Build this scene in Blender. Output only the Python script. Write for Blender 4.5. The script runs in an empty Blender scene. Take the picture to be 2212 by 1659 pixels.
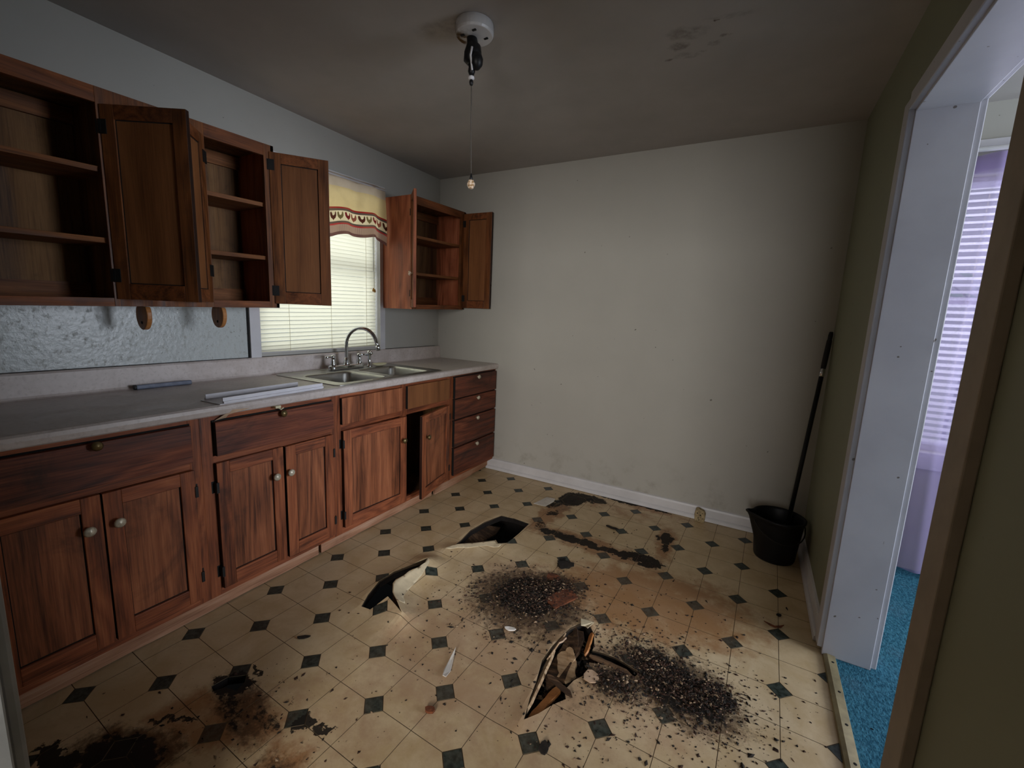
import bpy, bmesh, math, random
from mathutils import Vector, Matrix, geometry, noise
R = random.Random(7)
PI = math.pi
SC = bpy.context.scene
COL = SC.collection
# ------------------------------------------------------------------ camera
W, H = 2.845, 2.407            # kitchen width (x), ceiling height; back wall is y = 0, cabinet wall is x = 0
cd = bpy.data.cameras.new('camera'); cam = bpy.data.objects.new('camera', cd); COL.objects.link(cam)
cr = Vector((0.8705317, 0.49033018, 0.04184347)); cu = Vector((-0.11379807, 0.11785262, 0.98648911)); cf = Vector((-0.47877401, 0.86353175, -0.15839307))
cp = Vector((2.46719, -3.06074, 1.31603))
cam.matrix_world = Matrix(((cr.x, cu.x, -cf.x, cp.x), (cr.y, cu.y, -cf.y, cp.y), (cr.z, cu.z, -cf.z, cp.z), (0, 0, 0, 1)))
cd.sensor_width = 36; cd.lens = 938.74 / 2212 * 36; cd.clip_start = 0.02; cd.clip_end = 100
SC.camera = cam
# ------------------------------------------------------------------ world and daylight
wd = bpy.data.worlds.new('world'); SC.world = wd; wd.use_nodes = True
bgn = wd.node_tree.nodes['Background']; bgn.inputs[0].default_value = (0.80, 0.90, 1.0, 1); bgn.inputs[1].default_value = 0.4
def area(name, loc, rot, sx, sy, power, color):
    l = bpy.data.lights.new(name, 'AREA'); l.shape = 'RECTANGLE'; l.size = sx; l.size_y = sy; l.energy = power; l.color = color
    o = bpy.data.objects.new(name, l); COL.objects.link(o); o.location = loc; o.rotation_euler = rot; return o
# daylight outside each window; the hall source is unseen, added to light the kitchen
area('daylight_kitchen_window', (-0.55, -1.15, 1.75), (0, -math.radians(90), 0), 1.3, 1.3, 20, (1.0, 0.99, 0.95))
area('daylight_living_window', (3.75, 0.55, 1.6), (math.radians(-90), 0, 0), 1.6, 1.5, 46, (0.94, 0.95, 1.0))
area('daylight_living_side_window', (7.0, -1.35, 1.5), (0, math.radians(90), 0), 1.5, 2.5, 270, (0.82, 0.885, 1.0))
area('added_hall_daylight', (3.1, -6.5, 1.6), (math.radians(90), 0, 0), 1.7, 1.4, 260, (1.0, 0.965, 0.92))
SC.view_settings.view_transform = 'Standard'; SC.view_settings.look = 'None'
SC.view_settings.gamma = 1; SC.view_settings.use_curve_mapping = False
SC.view_settings.exposure = -0.22
SC.cycles.use_denoising = True
SC.cycles.max_bounces = 7; SC.cycles.diffuse_bounces = 4; SC.cycles.adaptive_threshold = .04; SC.cycles.transparent_max_bounces = 24; SC.cycles.transmission_bounces = 8
SC.cycles.sample_clamp_indirect = 6
# ------------------------------------------------------------------ material helpers
def srgb(r, g, b):
    f = lambda c: (c/255/12.92 if c/255 <= 0.04045 else ((c/255+0.055)/1.055)**2.4)
    return (f(r), f(g), f(b), 1)
class NT:
    def __init__(s, name):
        s.m = bpy.data.materials.new(name); s.m.use_nodes = True
        s.n = s.m.node_tree.nodes; s.l = s.m.node_tree.links
        s.p = s.n['Principled BSDF']; s.out = s.n['Material Output']
        s._pos = None
    def node(s, t, **kw):
        x = s.n.new(t)
        for k, v in kw.items(): setattr(x, k, v)
        return x
    def set(s, sock, v):
        if isinstance(v, bpy.types.NodeSocket): s.l.new(v, sock)
        else: sock.default_value = v
    def pos(s):
        if s._pos is None: s._pos = s.node('ShaderNodeNewGeometry').outputs['Position']
        return s._pos
    def mapping(s, vec, scale=(1, 1, 1), loc=(0, 0, 0), rot=(0, 0, 0)):
        m = s.node('ShaderNodeMapping'); s.set(m.inputs[0], vec); s.set(m.inputs[1], loc); s.set(m.inputs[2], rot); s.set(m.inputs[3], scale); return m.outputs[0]
    def noise(s, vec, scale, detail=4, rough=.55, dist=0):
        m = s.node('ShaderNodeTexNoise'); s.set(m.inputs['Vector'], vec); m.inputs['Scale'].default_value = scale
        m.inputs['Detail'].default_value = detail; m.inputs['Roughness'].default_value = rough; m.inputs['Distortion'].default_value = dist; return m.outputs[0]
    def math(s, op, a, b=0.0, c=None, clamp=False):
        m = s.node('ShaderNodeMath', operation=op, use_clamp=clamp); s.set(m.inputs[0], a); s.set(m.inputs[1], b)
        if c is not None: s.set(m.inputs[2], c)
        return m.outputs[0]
    def ramp(s, v, a, b, lo=0.0, hi=1.0, smooth=True):
        m = s.node('ShaderNodeMapRange', interpolation_type='SMOOTHSTEP' if smooth else 'LINEAR'); s.set(m.inputs[0], v)
        s.set(m.inputs[1], a); s.set(m.inputs[2], b); s.set(m.inputs[3], lo); s.set(m.inputs[4], hi); return m.outputs[0]
    def mix(s, f, a, b, blend='MIX'):
        m = s.node('ShaderNodeMix', data_type='RGBA', blend_type=blend); s.set(m.inputs[0], f); s.set(m.inputs[6], a); s.set(m.inputs[7], b); return m.outputs[2]
    def cramp(s, v, stops):
        m = s.node('ShaderNodeValToRGB'); s.set(m.inputs[0], v); e = m.color_ramp.elements
        while len(e) < len(stops): e.new(.5)
        for x, (p, c) in zip(e, stops): x.position = p; x.color = c
        return m.outputs[0]
    def bump(s, h, strength=.3, dist=.002):
        b = s.node('ShaderNodeBump'); b.inputs['Strength'].default_value = strength; b.inputs['Distance'].default_value = dist; s.set(b.inputs['Height'], h)
        s.l.new(b.outputs[0], s.p.inputs['Normal'])
    def fin(s, col, rough=.6, metal=0.0, spec=None):
        s.set(s.p.inputs['Base Color'], col); s.set(s.p.inputs['Roughness'], rough); s.p.inputs['Metallic'].default_value = metal
        if spec is not None: s.p.inputs['Specular IOR Level'].default_value = spec
        return s.m
    def blob(s, vec, cx, cy, rx, ry, rot=0.0, soft=.9):
        # 1 at the centre of an ellipse on the xy plane, falling to 0 at its rim
        m = s.node('ShaderNodeMapping', vector_type='TEXTURE'); s.set(m.inputs[0], vec); m.inputs[1].default_value = (cx, cy, 0); m.inputs[2].default_value = (0, 0, rot); m.inputs[3].default_value = (rx, ry, 50)
        g = s.node('ShaderNodeTexGradient', gradient_type='SPHERICAL'); s.l.new(m.outputs[0], g.inputs[0])
        return g.outputs['Fac'] if 'Fac' in g.outputs else g.outputs[1]
def warp(t, p, scale, amt):
    n = t.node('ShaderNodeTexNoise'); t.set(n.inputs['Vector'], p); n.inputs['Scale'].default_value = scale; n.inputs['Detail'].default_value = 4; n.inputs['Roughness'].default_value = .65
    m = t.node('ShaderNodeVectorMath', operation='MULTIPLY_ADD'); t.l.new(n.outputs['Color'], m.inputs[0]); m.inputs[1].default_value = (amt, amt, 0)
    m2 = t.node('ShaderNodeVectorMath', operation='ADD'); m2.inputs[1].default_value = (-amt/2, -amt/2, 0); t.set(m2.inputs[0], p); t.l.new(m2.outputs[0], m.inputs[2])
    return m.outputs[0]
MAT = {}
def plain(name, col, rough=.6, metal=0.0, var=.12, scale=14, bump=0.0, spec=None):
    t = NT(name); n = t.noise(t.pos(), scale, 5)
    dark = tuple(c*(1-var) for c in col[:3]) + (1,); lite = tuple(min(1, c*(1+var)) for c in col[:3]) + (1,)
    if bump: t.bump(t.noise(t.pos(), scale*8, 3), bump, .002)
    MAT[name] = t.fin(t.mix(t.ramp(n, .3, .7), dark, lite), rough, metal, spec); return MAT[name]
def wood(name, dark, mid, lite, axis='z', grain=1.0, dirt=.35, rough=.55):
    t = NT(name)
    oi = t.node('ShaderNodeObjectInfo'); off = t.math('MULTIPLY', oi.outputs['Random'], 17.0)
    add = t.node('ShaderNodeVectorMath', operation='ADD'); t.set(add.inputs[0], t.pos())
    cx = t.node('ShaderNodeCombineXYZ')
    for i in range(3): t.l.new(off, cx.inputs[i])
    t.l.new(cx.outputs[0], add.inputs[1]); p = add.outputs[0]
    sc = {'z': (1, 1, .13), 'y': (1, .13, 1), 'x': (.13, 1, 1)}[axis]
    pm = t.mapping(p, scale=sc)
    a = t.noise(pm, 9*grain, 4, .5, 1.2)
    w = t.node('ShaderNodeTexNoise'); t.set(w.inputs['Vector'], pm); w.inputs['Scale'].default_value = 5*grain; w.inputs['Detail'].default_value = 2
    rings = t.math('FRACT', t.math('MULTIPLY', w.outputs[0], 11.0))
    rings = t.math('ABSOLUTE', t.math('SUBTRACT', rings, .5))
    fsc = {'z': (1, 1, .03), 'y': (1, .03, 1), 'x': (.03, 1, 1)}[axis]
    fine = t.noise(t.mapping(p, scale=fsc), 190, 3, .7)
    v = t.math('ADD', t.math('MULTIPLY', a, .7), t.math('MULTIPLY', rings, .34))
    v = t.math('ADD', v, t.math('MULTIPLY', t.math('SUBTRACT', fine, .5), .55))
    col = t.cramp(v, [(.18, dark), (.45, mid), (.72, lite)])
    d = t.ramp(t.noise(p, 3.2, 6, .65, .8), .53, .72)
    d2 = t.ramp(t.noise(t.mapping(p, scale=fsc), 130, 3, .65), .52, .68)
    col = t.mix(t.math('MULTIPLY', d, dirt), col, (.012, .008, .006, 1))
    col = t.mix(t.math('MULTIPLY', d2, dirt*.7), col, (.02, .010, .006, 1))
    MAT[name] = t.fin(col, t.ramp(a, .3, .7, rough-.1, rough+.12), 0, .35); return MAT[name]
# ------------------------------------------------------------------ materials
def wall_mat(name, base, back=False, greasy=False):
    t = NT(name); p = t.pos()
    n = t.noise(p, 2.2, 5, .6); col = t.mix(t.ramp(n, .3, .7), tuple(c*.97 for c in base[:3])+(1,), tuple(c*1.02 for c in base[:3])+(1,))
    spots = t.ramp(t.noise(p, 42, 1, .4), .765, .79); gate = t.ramp(t.noise(p, 3.1, 1), .52, .56)
    col = t.mix(t.math('MULTIPLY', t.math('MULTIPLY', spots, gate), .75), col, srgb(70, 62, 50))
    sep = t.node('ShaderNodeSeparateXYZ'); t.l.new(p, sep.inputs[0])
    low = t.ramp(sep.outputs['Z'], .42, .03); sm = t.ramp(t.noise(p, 7, 6, .65), .48, .72)
    col = t.mix(t.math('MULTIPLY', t.math('MULTIPLY', low, sm), .45), col, srgb(110, 96, 76))
    if greasy:
        g = t.ramp(t.noise(t.mapping(p, scale=(1, 1, .6)), 55, 6, .7), .50, .70)
        col = t.mix(t.math('MULTIPLY', g, .35), col, srgb(120, 112, 92))
        sp = t.ramp(t.noise(p, 90, 2, .5), .66, .70); col = t.mix(t.math('MULTIPLY', sp, .45), col, srgb(96, 88, 70))
        t.bump(t.noise(p, 55, 4, .6), .5, .003)
        MAT[name] = t.fin(col, t.ramp(g, 0, 1, .28, .6)); return MAT[name]
    MAT[name] = t.fin(col, .55, 0, .3); return MAT[name]
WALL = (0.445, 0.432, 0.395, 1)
wall_mat('wall_paint', WALL); wall_mat('wall_paint_shaded', (0.25, 0.255, 0.175, 1)); wall_mat('splash_paint', (0.50, 0.53, 0.52, 1), greasy=True)  # right wall colour darkened towards olive to stand for its shade
def ceiling_mat():
    t = NT('ceiling_paint'); p = t.pos(); n = t.noise(p, 1.7, 5, .6)
    col = t.mix(t.ramp(n, .3, .7), (.40, .375, .355, 1), (.47, .44, .42, 1))
    wob = t.noise(p, 16, 5, .65); st = None; p = warp(t, p, 18, .07)
    for cx, cy, rx, ry, k in ((2.10, -1.135, .085, .05, .5), (2.06, -1.06, .05, .03, .65), (2.08, -.985, .07, .03, .35), (2.19, -1.03, .03, .02, .35), (2.235, -1.06, .028, .012, 1.0), (2.203, -1.165, .012, .009, 1.2), (2.012, -.985, .02, .011, .75), (1.95, -1.10, .014, .01, .35), (2.26, -1.17, .10, .018, .3), (2.14, -.99, .02, .012, .4), (1.32, -1.545, .20, .075, .35)):  # last blob paints the lamp holder's shadow along with brown staining
        b = t.math('MULTIPLY', t.math('MULTIPLY', t.math('MINIMUM', t.math('MULTIPLY', t.blob(p, cx, cy, rx, ry, 0.2), 2.0), 1.0), t.ramp(wob, .34, .62)), k*.8)
        st = b if st is None else t.math('MAXIMUM', st, b)
    col = t.mix(st, col, srgb(70, 48, 26))
    MAT['ceiling_paint'] = t.fin(col, .8, 0, .2)
ceiling_mat()
plain('white_trim', (0.62, 0.61, 0.63, 1), .42, var=.07, scale=6)
def jamb_mat():
    t = NT('jamb_paint'); p = t.pos(); n = t.noise(p, 4, 5)
    col = t.mix(t.ramp(n, .3, .7), (.50, .49, .53, 1), (.57, .56, .60, 1))
    sp = t.ramp(t.noise(p, 40, 1, .4), .772, .79); sp2 = t.ramp(t.noise(t.mapping(p, scale=(1, 1, .12)), 75, 2), .76, .78)
    col = t.mix(t.math('MULTIPLY', t.math('MAXIMUM', sp, t.math('MULTIPLY', sp2, .6)), .8), col, srgb(92, 76, 58))
    MAT['jamb_paint'] = t.fin(col, .4)
jamb_mat()
DK, MD, LT = srgb(66, 32, 18), srgb(142, 82, 50), srgb(178, 110, 72)
wood('oak_up', DK, MD, LT, 'z', 1.0, .55)
wood('oak_across', srgb(44, 20, 13), srgb(112, 58, 38), srgb(150, 86, 58), 'y', 1.0, .75)
wood('oak_frame', srgb(64, 30, 16), srgb(140, 76, 44), srgb(178, 106, 66), 'z', 1.3, .5)
wood('oak_rail', srgb(70, 32, 18), srgb(146, 80, 48), srgb(182, 110, 70), 'y', 1.3, .45)
wood('ply_panel', srgb(94, 54, 26), srgb(128, 80, 44), srgb(146, 94, 54), 'z', .5, .12, .6)
wood('upper_frame', srgb(60, 31, 13), srgb(114, 66, 32), srgb(144, 88, 46), 'z', 1.2, .45)
wood('upper_rail', srgb(64, 32, 14), srgb(118, 66, 32), srgb(150, 88, 48), 'y', 1.2, .45)
wood('cab_inside', srgb(70, 44, 24), srgb(118, 84, 52), srgb(140, 104, 68), 'z', .6, .5, .7)
wood('shelf_wood', srgb(80, 44, 20), srgb(126, 78, 42), srgb(150, 98, 58), 'y', 1.0, .45, .65)
wood('side_panel_oak', srgb(104, 50, 28), srgb(164, 92, 62), srgb(196, 124, 88), 'z', 1.0, .25)
wood('kick_wood', srgb(120, 76, 52), srgb(176, 130, 100), srgb(206, 172, 146), 'y', .8, .22, .7)
wood('rotten_wood', srgb(20, 14, 10), srgb(70, 50, 34), srgb(120, 92, 66), 'x', 1.6, .6, .85)
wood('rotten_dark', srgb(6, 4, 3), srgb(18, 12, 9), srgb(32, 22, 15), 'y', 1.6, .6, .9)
wood('pale_splinter', srgb(120, 92, 66), srgb(176, 146, 112), srgb(206, 182, 150), 'x', 2, .2, .8)
wood('bracket_wood', srgb(140, 86, 44), srgb(176, 116, 64), srgb(196, 138, 84), 'z', 1, .1, .45)
plain('grime_gap_black', (.006, .005, .004, 1), .9)
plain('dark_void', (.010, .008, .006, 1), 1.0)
plain('iron', (.012, .011, .010, 1), .6, .3)
plain('brass_knob', srgb(120, 104, 70), .38, .8, .25, 60)
plain('worn_knob', srgb(204, 194, 172), .38, .25, .25, 90)
def counter_mat():
    t = NT('laminate'); p = t.pos(); n = t.noise(p, 9, 6, .65); f = t.noise(p, 70, 3, .6)
    col = t.mix(t.ramp(n, .3, .7), srgb(192, 180, 174), srgb(212, 202, 198)); col = t.mix(t.math('MULTIPLY', t.ramp(f, .5, .7), .35), col, srgb(158, 146, 138))
    st = t.ramp(t.noise(p, 2.6, 6, .6), .55, .75); col = t.mix(t.math('MULTIPLY', st, .35), col, srgb(140, 124, 98))
    MAT['laminate'] = t.fin(col, t.ramp(n, .3, .7, .32, .5))
counter_mat()
def steel(name, base, rough):
    t = NT(name); p = t.pos(); n = t.noise(t.mapping(p, scale=(1, .2, 1)), 40, 4, .6)
    MAT[name] = t.fin(t.mix(n, tuple(c*.8 for c in base)+(1,), base+(1,)), t.ramp(n, .3, .7, rough*.8, rough*1.3), 1.0)
steel('stainless', (.50, .49, .46), .36); steel('chrome', (.75, .77, .80), .08)
plain('black_plastic', (.006, .006, .007, 1), .45, spec=.3)
plain('black_rubber', (.008, .008, .008, 1), .7)
plain('cream_plastic', srgb(214, 206, 170), .45)
plain('white_plastic', (.74, .73, .78, 1), .35, var=.04)
plain('grey_blue_plastic', srgb(122, 130, 150), .4, var=.2, scale=30)
plain('porcelain', (.66, .65, .66, 1), .25, var=.05)
plain('yellowed_block', srgb(160, 142, 108), .85, var=.35, scale=60, bump=.8)
plain('metal_strip', srgb(158, 146, 112), .45, .35, .2, 18)
plain('cord_grey', srgb(70, 64, 58), .7)
plain('vinyl_edge', srgb(120, 104, 80), .9, var=.3, scale=40)
plain('vinyl_back', srgb(196, 182, 152), .85, var=.15, scale=30)
plain('paper_white', srgb(214, 208, 200), .7)
plain('tan_paper', srgb(190, 160, 132), .8)
plain('debris_black', (.016, .011, .007, 1), .95, var=.5, scale=60)
plain('debris_brown', srgb(58, 36, 24), .95, var=.5, scale=60)
plain('debris_pale', srgb(150, 126, 100), .9, var=.4, scale=60)
plain('rust_flake', srgb(104, 56, 30), .95, var=.5, scale=40)
plain('amber_plastic', srgb(176, 130, 50), .4)
def knob_glass():
    t = NT('pearl_knob'); v = t.noise(t.pos(), 120, 4); MAT['pearl_knob'] = t.fin(t.mix(t.ramp(v, .4, .6), srgb(150, 120, 84), srgb(226, 206, 186)), .3)
knob_glass()
def porcelain_stained():
    t = NT('porcelain_stained'); p = t.pos(); b = t.math('MULTIPLY', t.math('MULTIPLY', t.blob(p, 1.325, -1.545, .08, .08, 0), 1.6), t.ramp(t.noise(p, 30, 4), .3, .6))
    MAT['porcelain_stained'] = t.fin(t.mix(b, (.66, .65, .66, 1), srgb(92, 70, 36)), .3)
porcelain_stained()
def carpet_mat():
    t = NT('teal_carpet'); p = t.pos(); f = t.noise(t.mapping(p, scale=(1, .5, 1)), 150, 4, .7); n = t.noise(p, 5, 5, .6)
    col = t.mix(t.ramp(f, .3, .7), srgb(26, 72, 94), srgb(70, 128, 150)); col = t.mix(t.math('MULTIPLY', t.ramp(n, .5, .75), .4), col, srgb(86, 110, 128))
    sp = t.ramp(t.noise(p, 46, 1, .4), .76, .78); col = t.mix(sp, col, srgb(26, 22, 20))
    t.bump(f, .9, .01); MAT['teal_carpet'] = t.fin(col, .95, 0, .1)
carpet_mat()
def translucent(name, col, mixf, transp=0.0, rough=.5):
    t = NT(name); t.fin(col, rough, 0, .2)
    tr = t.node('ShaderNodeBsdfTranslucent'); t.set(tr.inputs[0], col)
    m = t.node('ShaderNodeMixShader'); m.inputs[0].default_value = mixf; t.l.new(t.p.outputs[0], m.inputs[1]); t.l.new(tr.outputs[0], m.inputs[2]); last = m.outputs[0]
    if transp:
        tp = t.node('ShaderNodeBsdfTransparent'); tp.inputs[0].default_value = (.95, .92, .97, 1)
        m2 = t.node('ShaderNodeMixShader'); m2.inputs[0].default_value = transp; t.l.new(last, m2.inputs[1]); t.l.new(tp.outputs[0], m2.inputs[2]); last = m2.outputs[0]
    t.l.new(last, t.out.inputs[0]); MAT[name] = t.m; return t
translucent('blind_cream', srgb(232, 230, 214), .55)
translucent('blind_white', srgb(232, 232, 240), .55)
translucent('sheer_lilac', srgb(176, 160, 206), .4, .52)
translucent('leaf', srgb(60, 90, 60), .3)
def glass_mat():
    t = NT('window_glass'); g = t.node('ShaderNodeBsdfGlossy'); g.inputs[1].default_value = .02
    tp = t.node('ShaderNodeBsdfTransparent'); tp.inputs[0].default_value = (.95, .97, .96, 1); m = t.node('ShaderNodeMixShader'); m.inputs[0].default_value = .06
    t.l.new(tp.outputs[0], m.inputs[1]); t.l.new(g.outputs[0], m.inputs[2]); t.l.new(m.outputs[0], t.out.inputs[0]); MAT['window_glass'] = t.m
glass_mat()
def valance_mat():
    t = NT('valance_print'); uv = t.node('ShaderNodeTexCoord').outputs['UV']; sep = t.node('ShaderNodeSeparateXYZ'); t.l.new(uv, sep.inputs[0]); v = sep.outputs['Y']; u = sep.outputs['X']
    r = t.node('ShaderNodeValToRGB'); t.l.new(v, r.inputs[0]); r.color_ramp.interpolation = 'CONSTANT'; e = r.color_ramp.elements
    stops = [(0, srgb(206, 190, 176)), (.20, srgb(216, 194, 150)), (.536, srgb(150, 40, 40)), (.566, srgb(92, 78, 74)), (.600, srgb(228, 214, 184)), (.772, srgb(92, 78, 74)), (.802, srgb(170, 56, 58)), (.832, srgb(196, 166, 150)), (.944, srgb(112, 78, 76))]
    while len(e) < len(stops): e.new(.5)
    for x, (p, c) in zip(e, stops): x.position = p; x.color = c
    su = t.math('GREATER_THAN', t.math('FRACT', t.math('MULTIPLY', u, 90.0)), .55); sv = t.math('GREATER_THAN', t.math('FRACT', t.math('MULTIPLY', v, 46.0)), .55)
    zone = t.math('MULTIPLY', t.math('GREATER_THAN', v, .832), t.math('LESS_THAN', v, .944))
    chk = t.math('MULTIPLY', t.math('MAXIMUM', su, sv), zone)
    col = t.mix(t.math('MULTIPLY', chk, .55), r.outputs[0], srgb(110, 80, 78))
    n = t.ramp(t.noise(t.pos(), 9, 4), .4, .75); col = t.mix(t.math('MULTIPLY', n, .22), col, srgb(150, 128, 100))
    t.fin(col, .9, 0, .1); tr = t.node('ShaderNodeBsdfTranslucent'); t.l.new(col, tr.inputs[0]); m = t.node('ShaderNodeMixShader'); m.inputs[0].default_value = .68
    t.l.new(t.p.outputs[0], m.inputs[1]); t.l.new(tr.outputs[0], m.inputs[2]); t.l.new(m.outputs[0], t.out.inputs[0]); MAT['valance_print'] = t.m
valance_mat()
for nm, c in (('print_red', srgb(176, 50, 48)), ('print_salmon', srgb(206, 122, 92)), ('print_brown', srgb(120, 62, 40)), ('print_olive', srgb(172, 150, 90))): plain(nm, c, .9)
def vinyl_mat(name, accent=False):
    t = NT(name); p = t.pos(); n = t.noise(p, 6, 6, .65, .6); f = t.noise(p, 55, 4, .6)
    if accent: col = t.mix(t.ramp(f, .35, .65), srgb(34, 41, 36), srgb(66, 73, 66))
    else:
        col = t.mix(t.ramp(n, .3, .7), srgb(192, 166, 126), srgb(212, 190, 154)); col = t.mix(t.math('MULTIPLY', t.ramp(f, .5, .7), .25), col, srgb(184, 158, 124))
    w = t.noise(p, 11, 6, .68); w2 = t.noise(p, 42, 5, .75); p0 = p; p = warp(t, p, 14, .13)
    def layer(blobs, lo, hi, nz, k=1.7):
        s = None
        for b in blobs:
            v = t.math('MINIMUM', t.math('MULTIPLY', t.blob(p, *b[:5]), k*b[5]), b[5]); s = v if s is None else t.math('MAXIMUM', s, v)
        return t.ramp(t.math('ADD', s, t.math('MULTIPLY', t.math('SUBTRACT', nz, .5), 1.5)), lo, hi)
    pink = layer([(1.75, -1.75, .85, .6, .3, .7), (1.6, -1.3, .45, .35, 0, .6), (2.3, -1.6, .4, .35, 0, .6), (1.35, -2.3, .5, .25, .3, .5)], .2, .8, w)
    col = t.mix(t.math('MULTIPLY', pink, .10 if accent else .55), col, srgb(166, 130, 104))
    rust = layer([(2.15, -1.08, .75, .45, .2, .95), (1.75, -.75, .62, .14, -.05, .9), (1.39, -.50, .11, .40, -.12, 1.15), (2.13, -.47, .09, .34, .08, .95), (1.8, -.2, .55, .16, 0, .55), (2.45, -.9, .25, .3, 0, .55), (1.1, -2.45, .35, .16, .45, .85), (1.42, -2.46, .14, .14, 0, .85), (1.02, -2.66, .22, .18, .5, .9), (1.98, -.06, .5, .06, 0, .7), (2.2, -.12, .25, .08, -.2, .5)], .30, .95, w)
    col = t.mix(t.math('MULTIPLY', rust, .16 if accent else .72), col, srgb(142, 88, 38))
    dust = layer([(1.66, -1.38, .42, .36, 0, 1.0), (1.72, -1.55, .26, .2, 0, .6), (2.36, -1.52, .36, .25, -.2, .9), (2.14, -1.60, .22, .2, 0, .75), (1.75, -1.22, .24, .2, .3, .8), (2.05, -1.75, .2, .2, 0, .45), (1.42, -.3, .12, .3, -.1, .6), (2.06, -.73, .2, .12, 0, .7), (1.55, -.74, .3, .09, 0, .7), (1.12, -2.38, .3, .12, -.2, .8), (1.0, -2.66, .28, .16, .35, .9), (1.42, -2.46, .16, .10, 0, .7)], .35, .9, w2)
    col = t.mix(t.math('MULTIPLY', dust, .45 if accent else .8), col, srgb(66, 46, 30))
    drk = layer([(1.425, -.20, .13, .15, 0, 1.15), (1.52, -.12, .2, .08, -.1, 1.0), (1.36, -.33, .06, .15, -.2, .8), (1.40, -.49, .05, .07, 0, .8), (1.50, -.74, .10, .045, .1, .95), (1.66, -.745, .24, .050, -.02, 1.15), (1.92, -.745, .26, .044, -.02, 1.1), (2.06, -.73, .13, .075, .0, 1.2), (1.40, -.68, .05, .07, .3, .7), (2.13, -.45, .04, .17, .06, .95), (2.085, -.41, .02, .06, 0, .8), (1.70, -1.02, .05, .055, .3, 1.1),
                 (1.66, -1.36, .20, .19, 0, 1.0), (1.76, -1.23, .13, .10, .3, .85), (1.80, -1.30, .05, .09, 0, .8), (1.55, -1.50, .12, .10, 0, .45), (2.36, -1.53, .21, .13, -.25, 1.0), (2.27, -1.46, .17, .10, -.35, .75), (2.48, -1.50, .11, .07, .3, .9), (2.15, -1.63, .09, .08, 0, .75), (2.10, -1.55, .10, .09, 0, .5), (2.20, -1.42, .2, .10, 0, .4),
                 (1.01, -2.345, .10, .055, .35, 1.1), (1.09, -2.40, .16, .03, -.25, .7), (1.24, -2.37, .10, .035, -.3, .65), (1.345, -2.315, .055, .045, .3, 1.1), (1.42, -2.30, .05, .018, .7, .9), (1.00, -2.665, .16, .09, .35, 1.1), (.84, -2.745, .10, .035, .15, 1.1), (.99, -2.52, .10, .015, .55, .8), (1.42, -2.47, .06, .045, .2, .75), (1.18, -2.68, .3, .05, .3, .6), (1.03, -2.27, .05, .014, -.3, .8), (1.82, -.02, .36, .04, -.03, .9)], .50, .80, w2, 2.6)
    col = t.mix(t.math('MULTIPLY', drk, .97), col, (.012, .009, .006, 1))
    sp = t.ramp(t.noise(p, 75, 2, .5), .69, .73); near = layer([(1.75, -1.4, .7, .55, .2, .9), (2.35, -1.5, .55, .5, 0, .9), (1.2, -2.4, .6, .3, .3, .6), (1.9, -.6, .6, .5, 0, .5)], .2, .7, w)
    col = t.mix(t.math('MULTIPLY', t.math('MULTIPLY', sp, near), .75), col, srgb(44, 30, 20))
    MAT[name] = t.fin(col, t.math('ADD', t.ramp(n, .3, .7, .36, .5), t.math('MULTIPLY', drk, .4)), 0, .35)
vinyl_mat('vinyl_cream'); vinyl_mat('vinyl_green', True)
plain('joint_brown', srgb(96, 78, 58), .9, var=.25)
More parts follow.
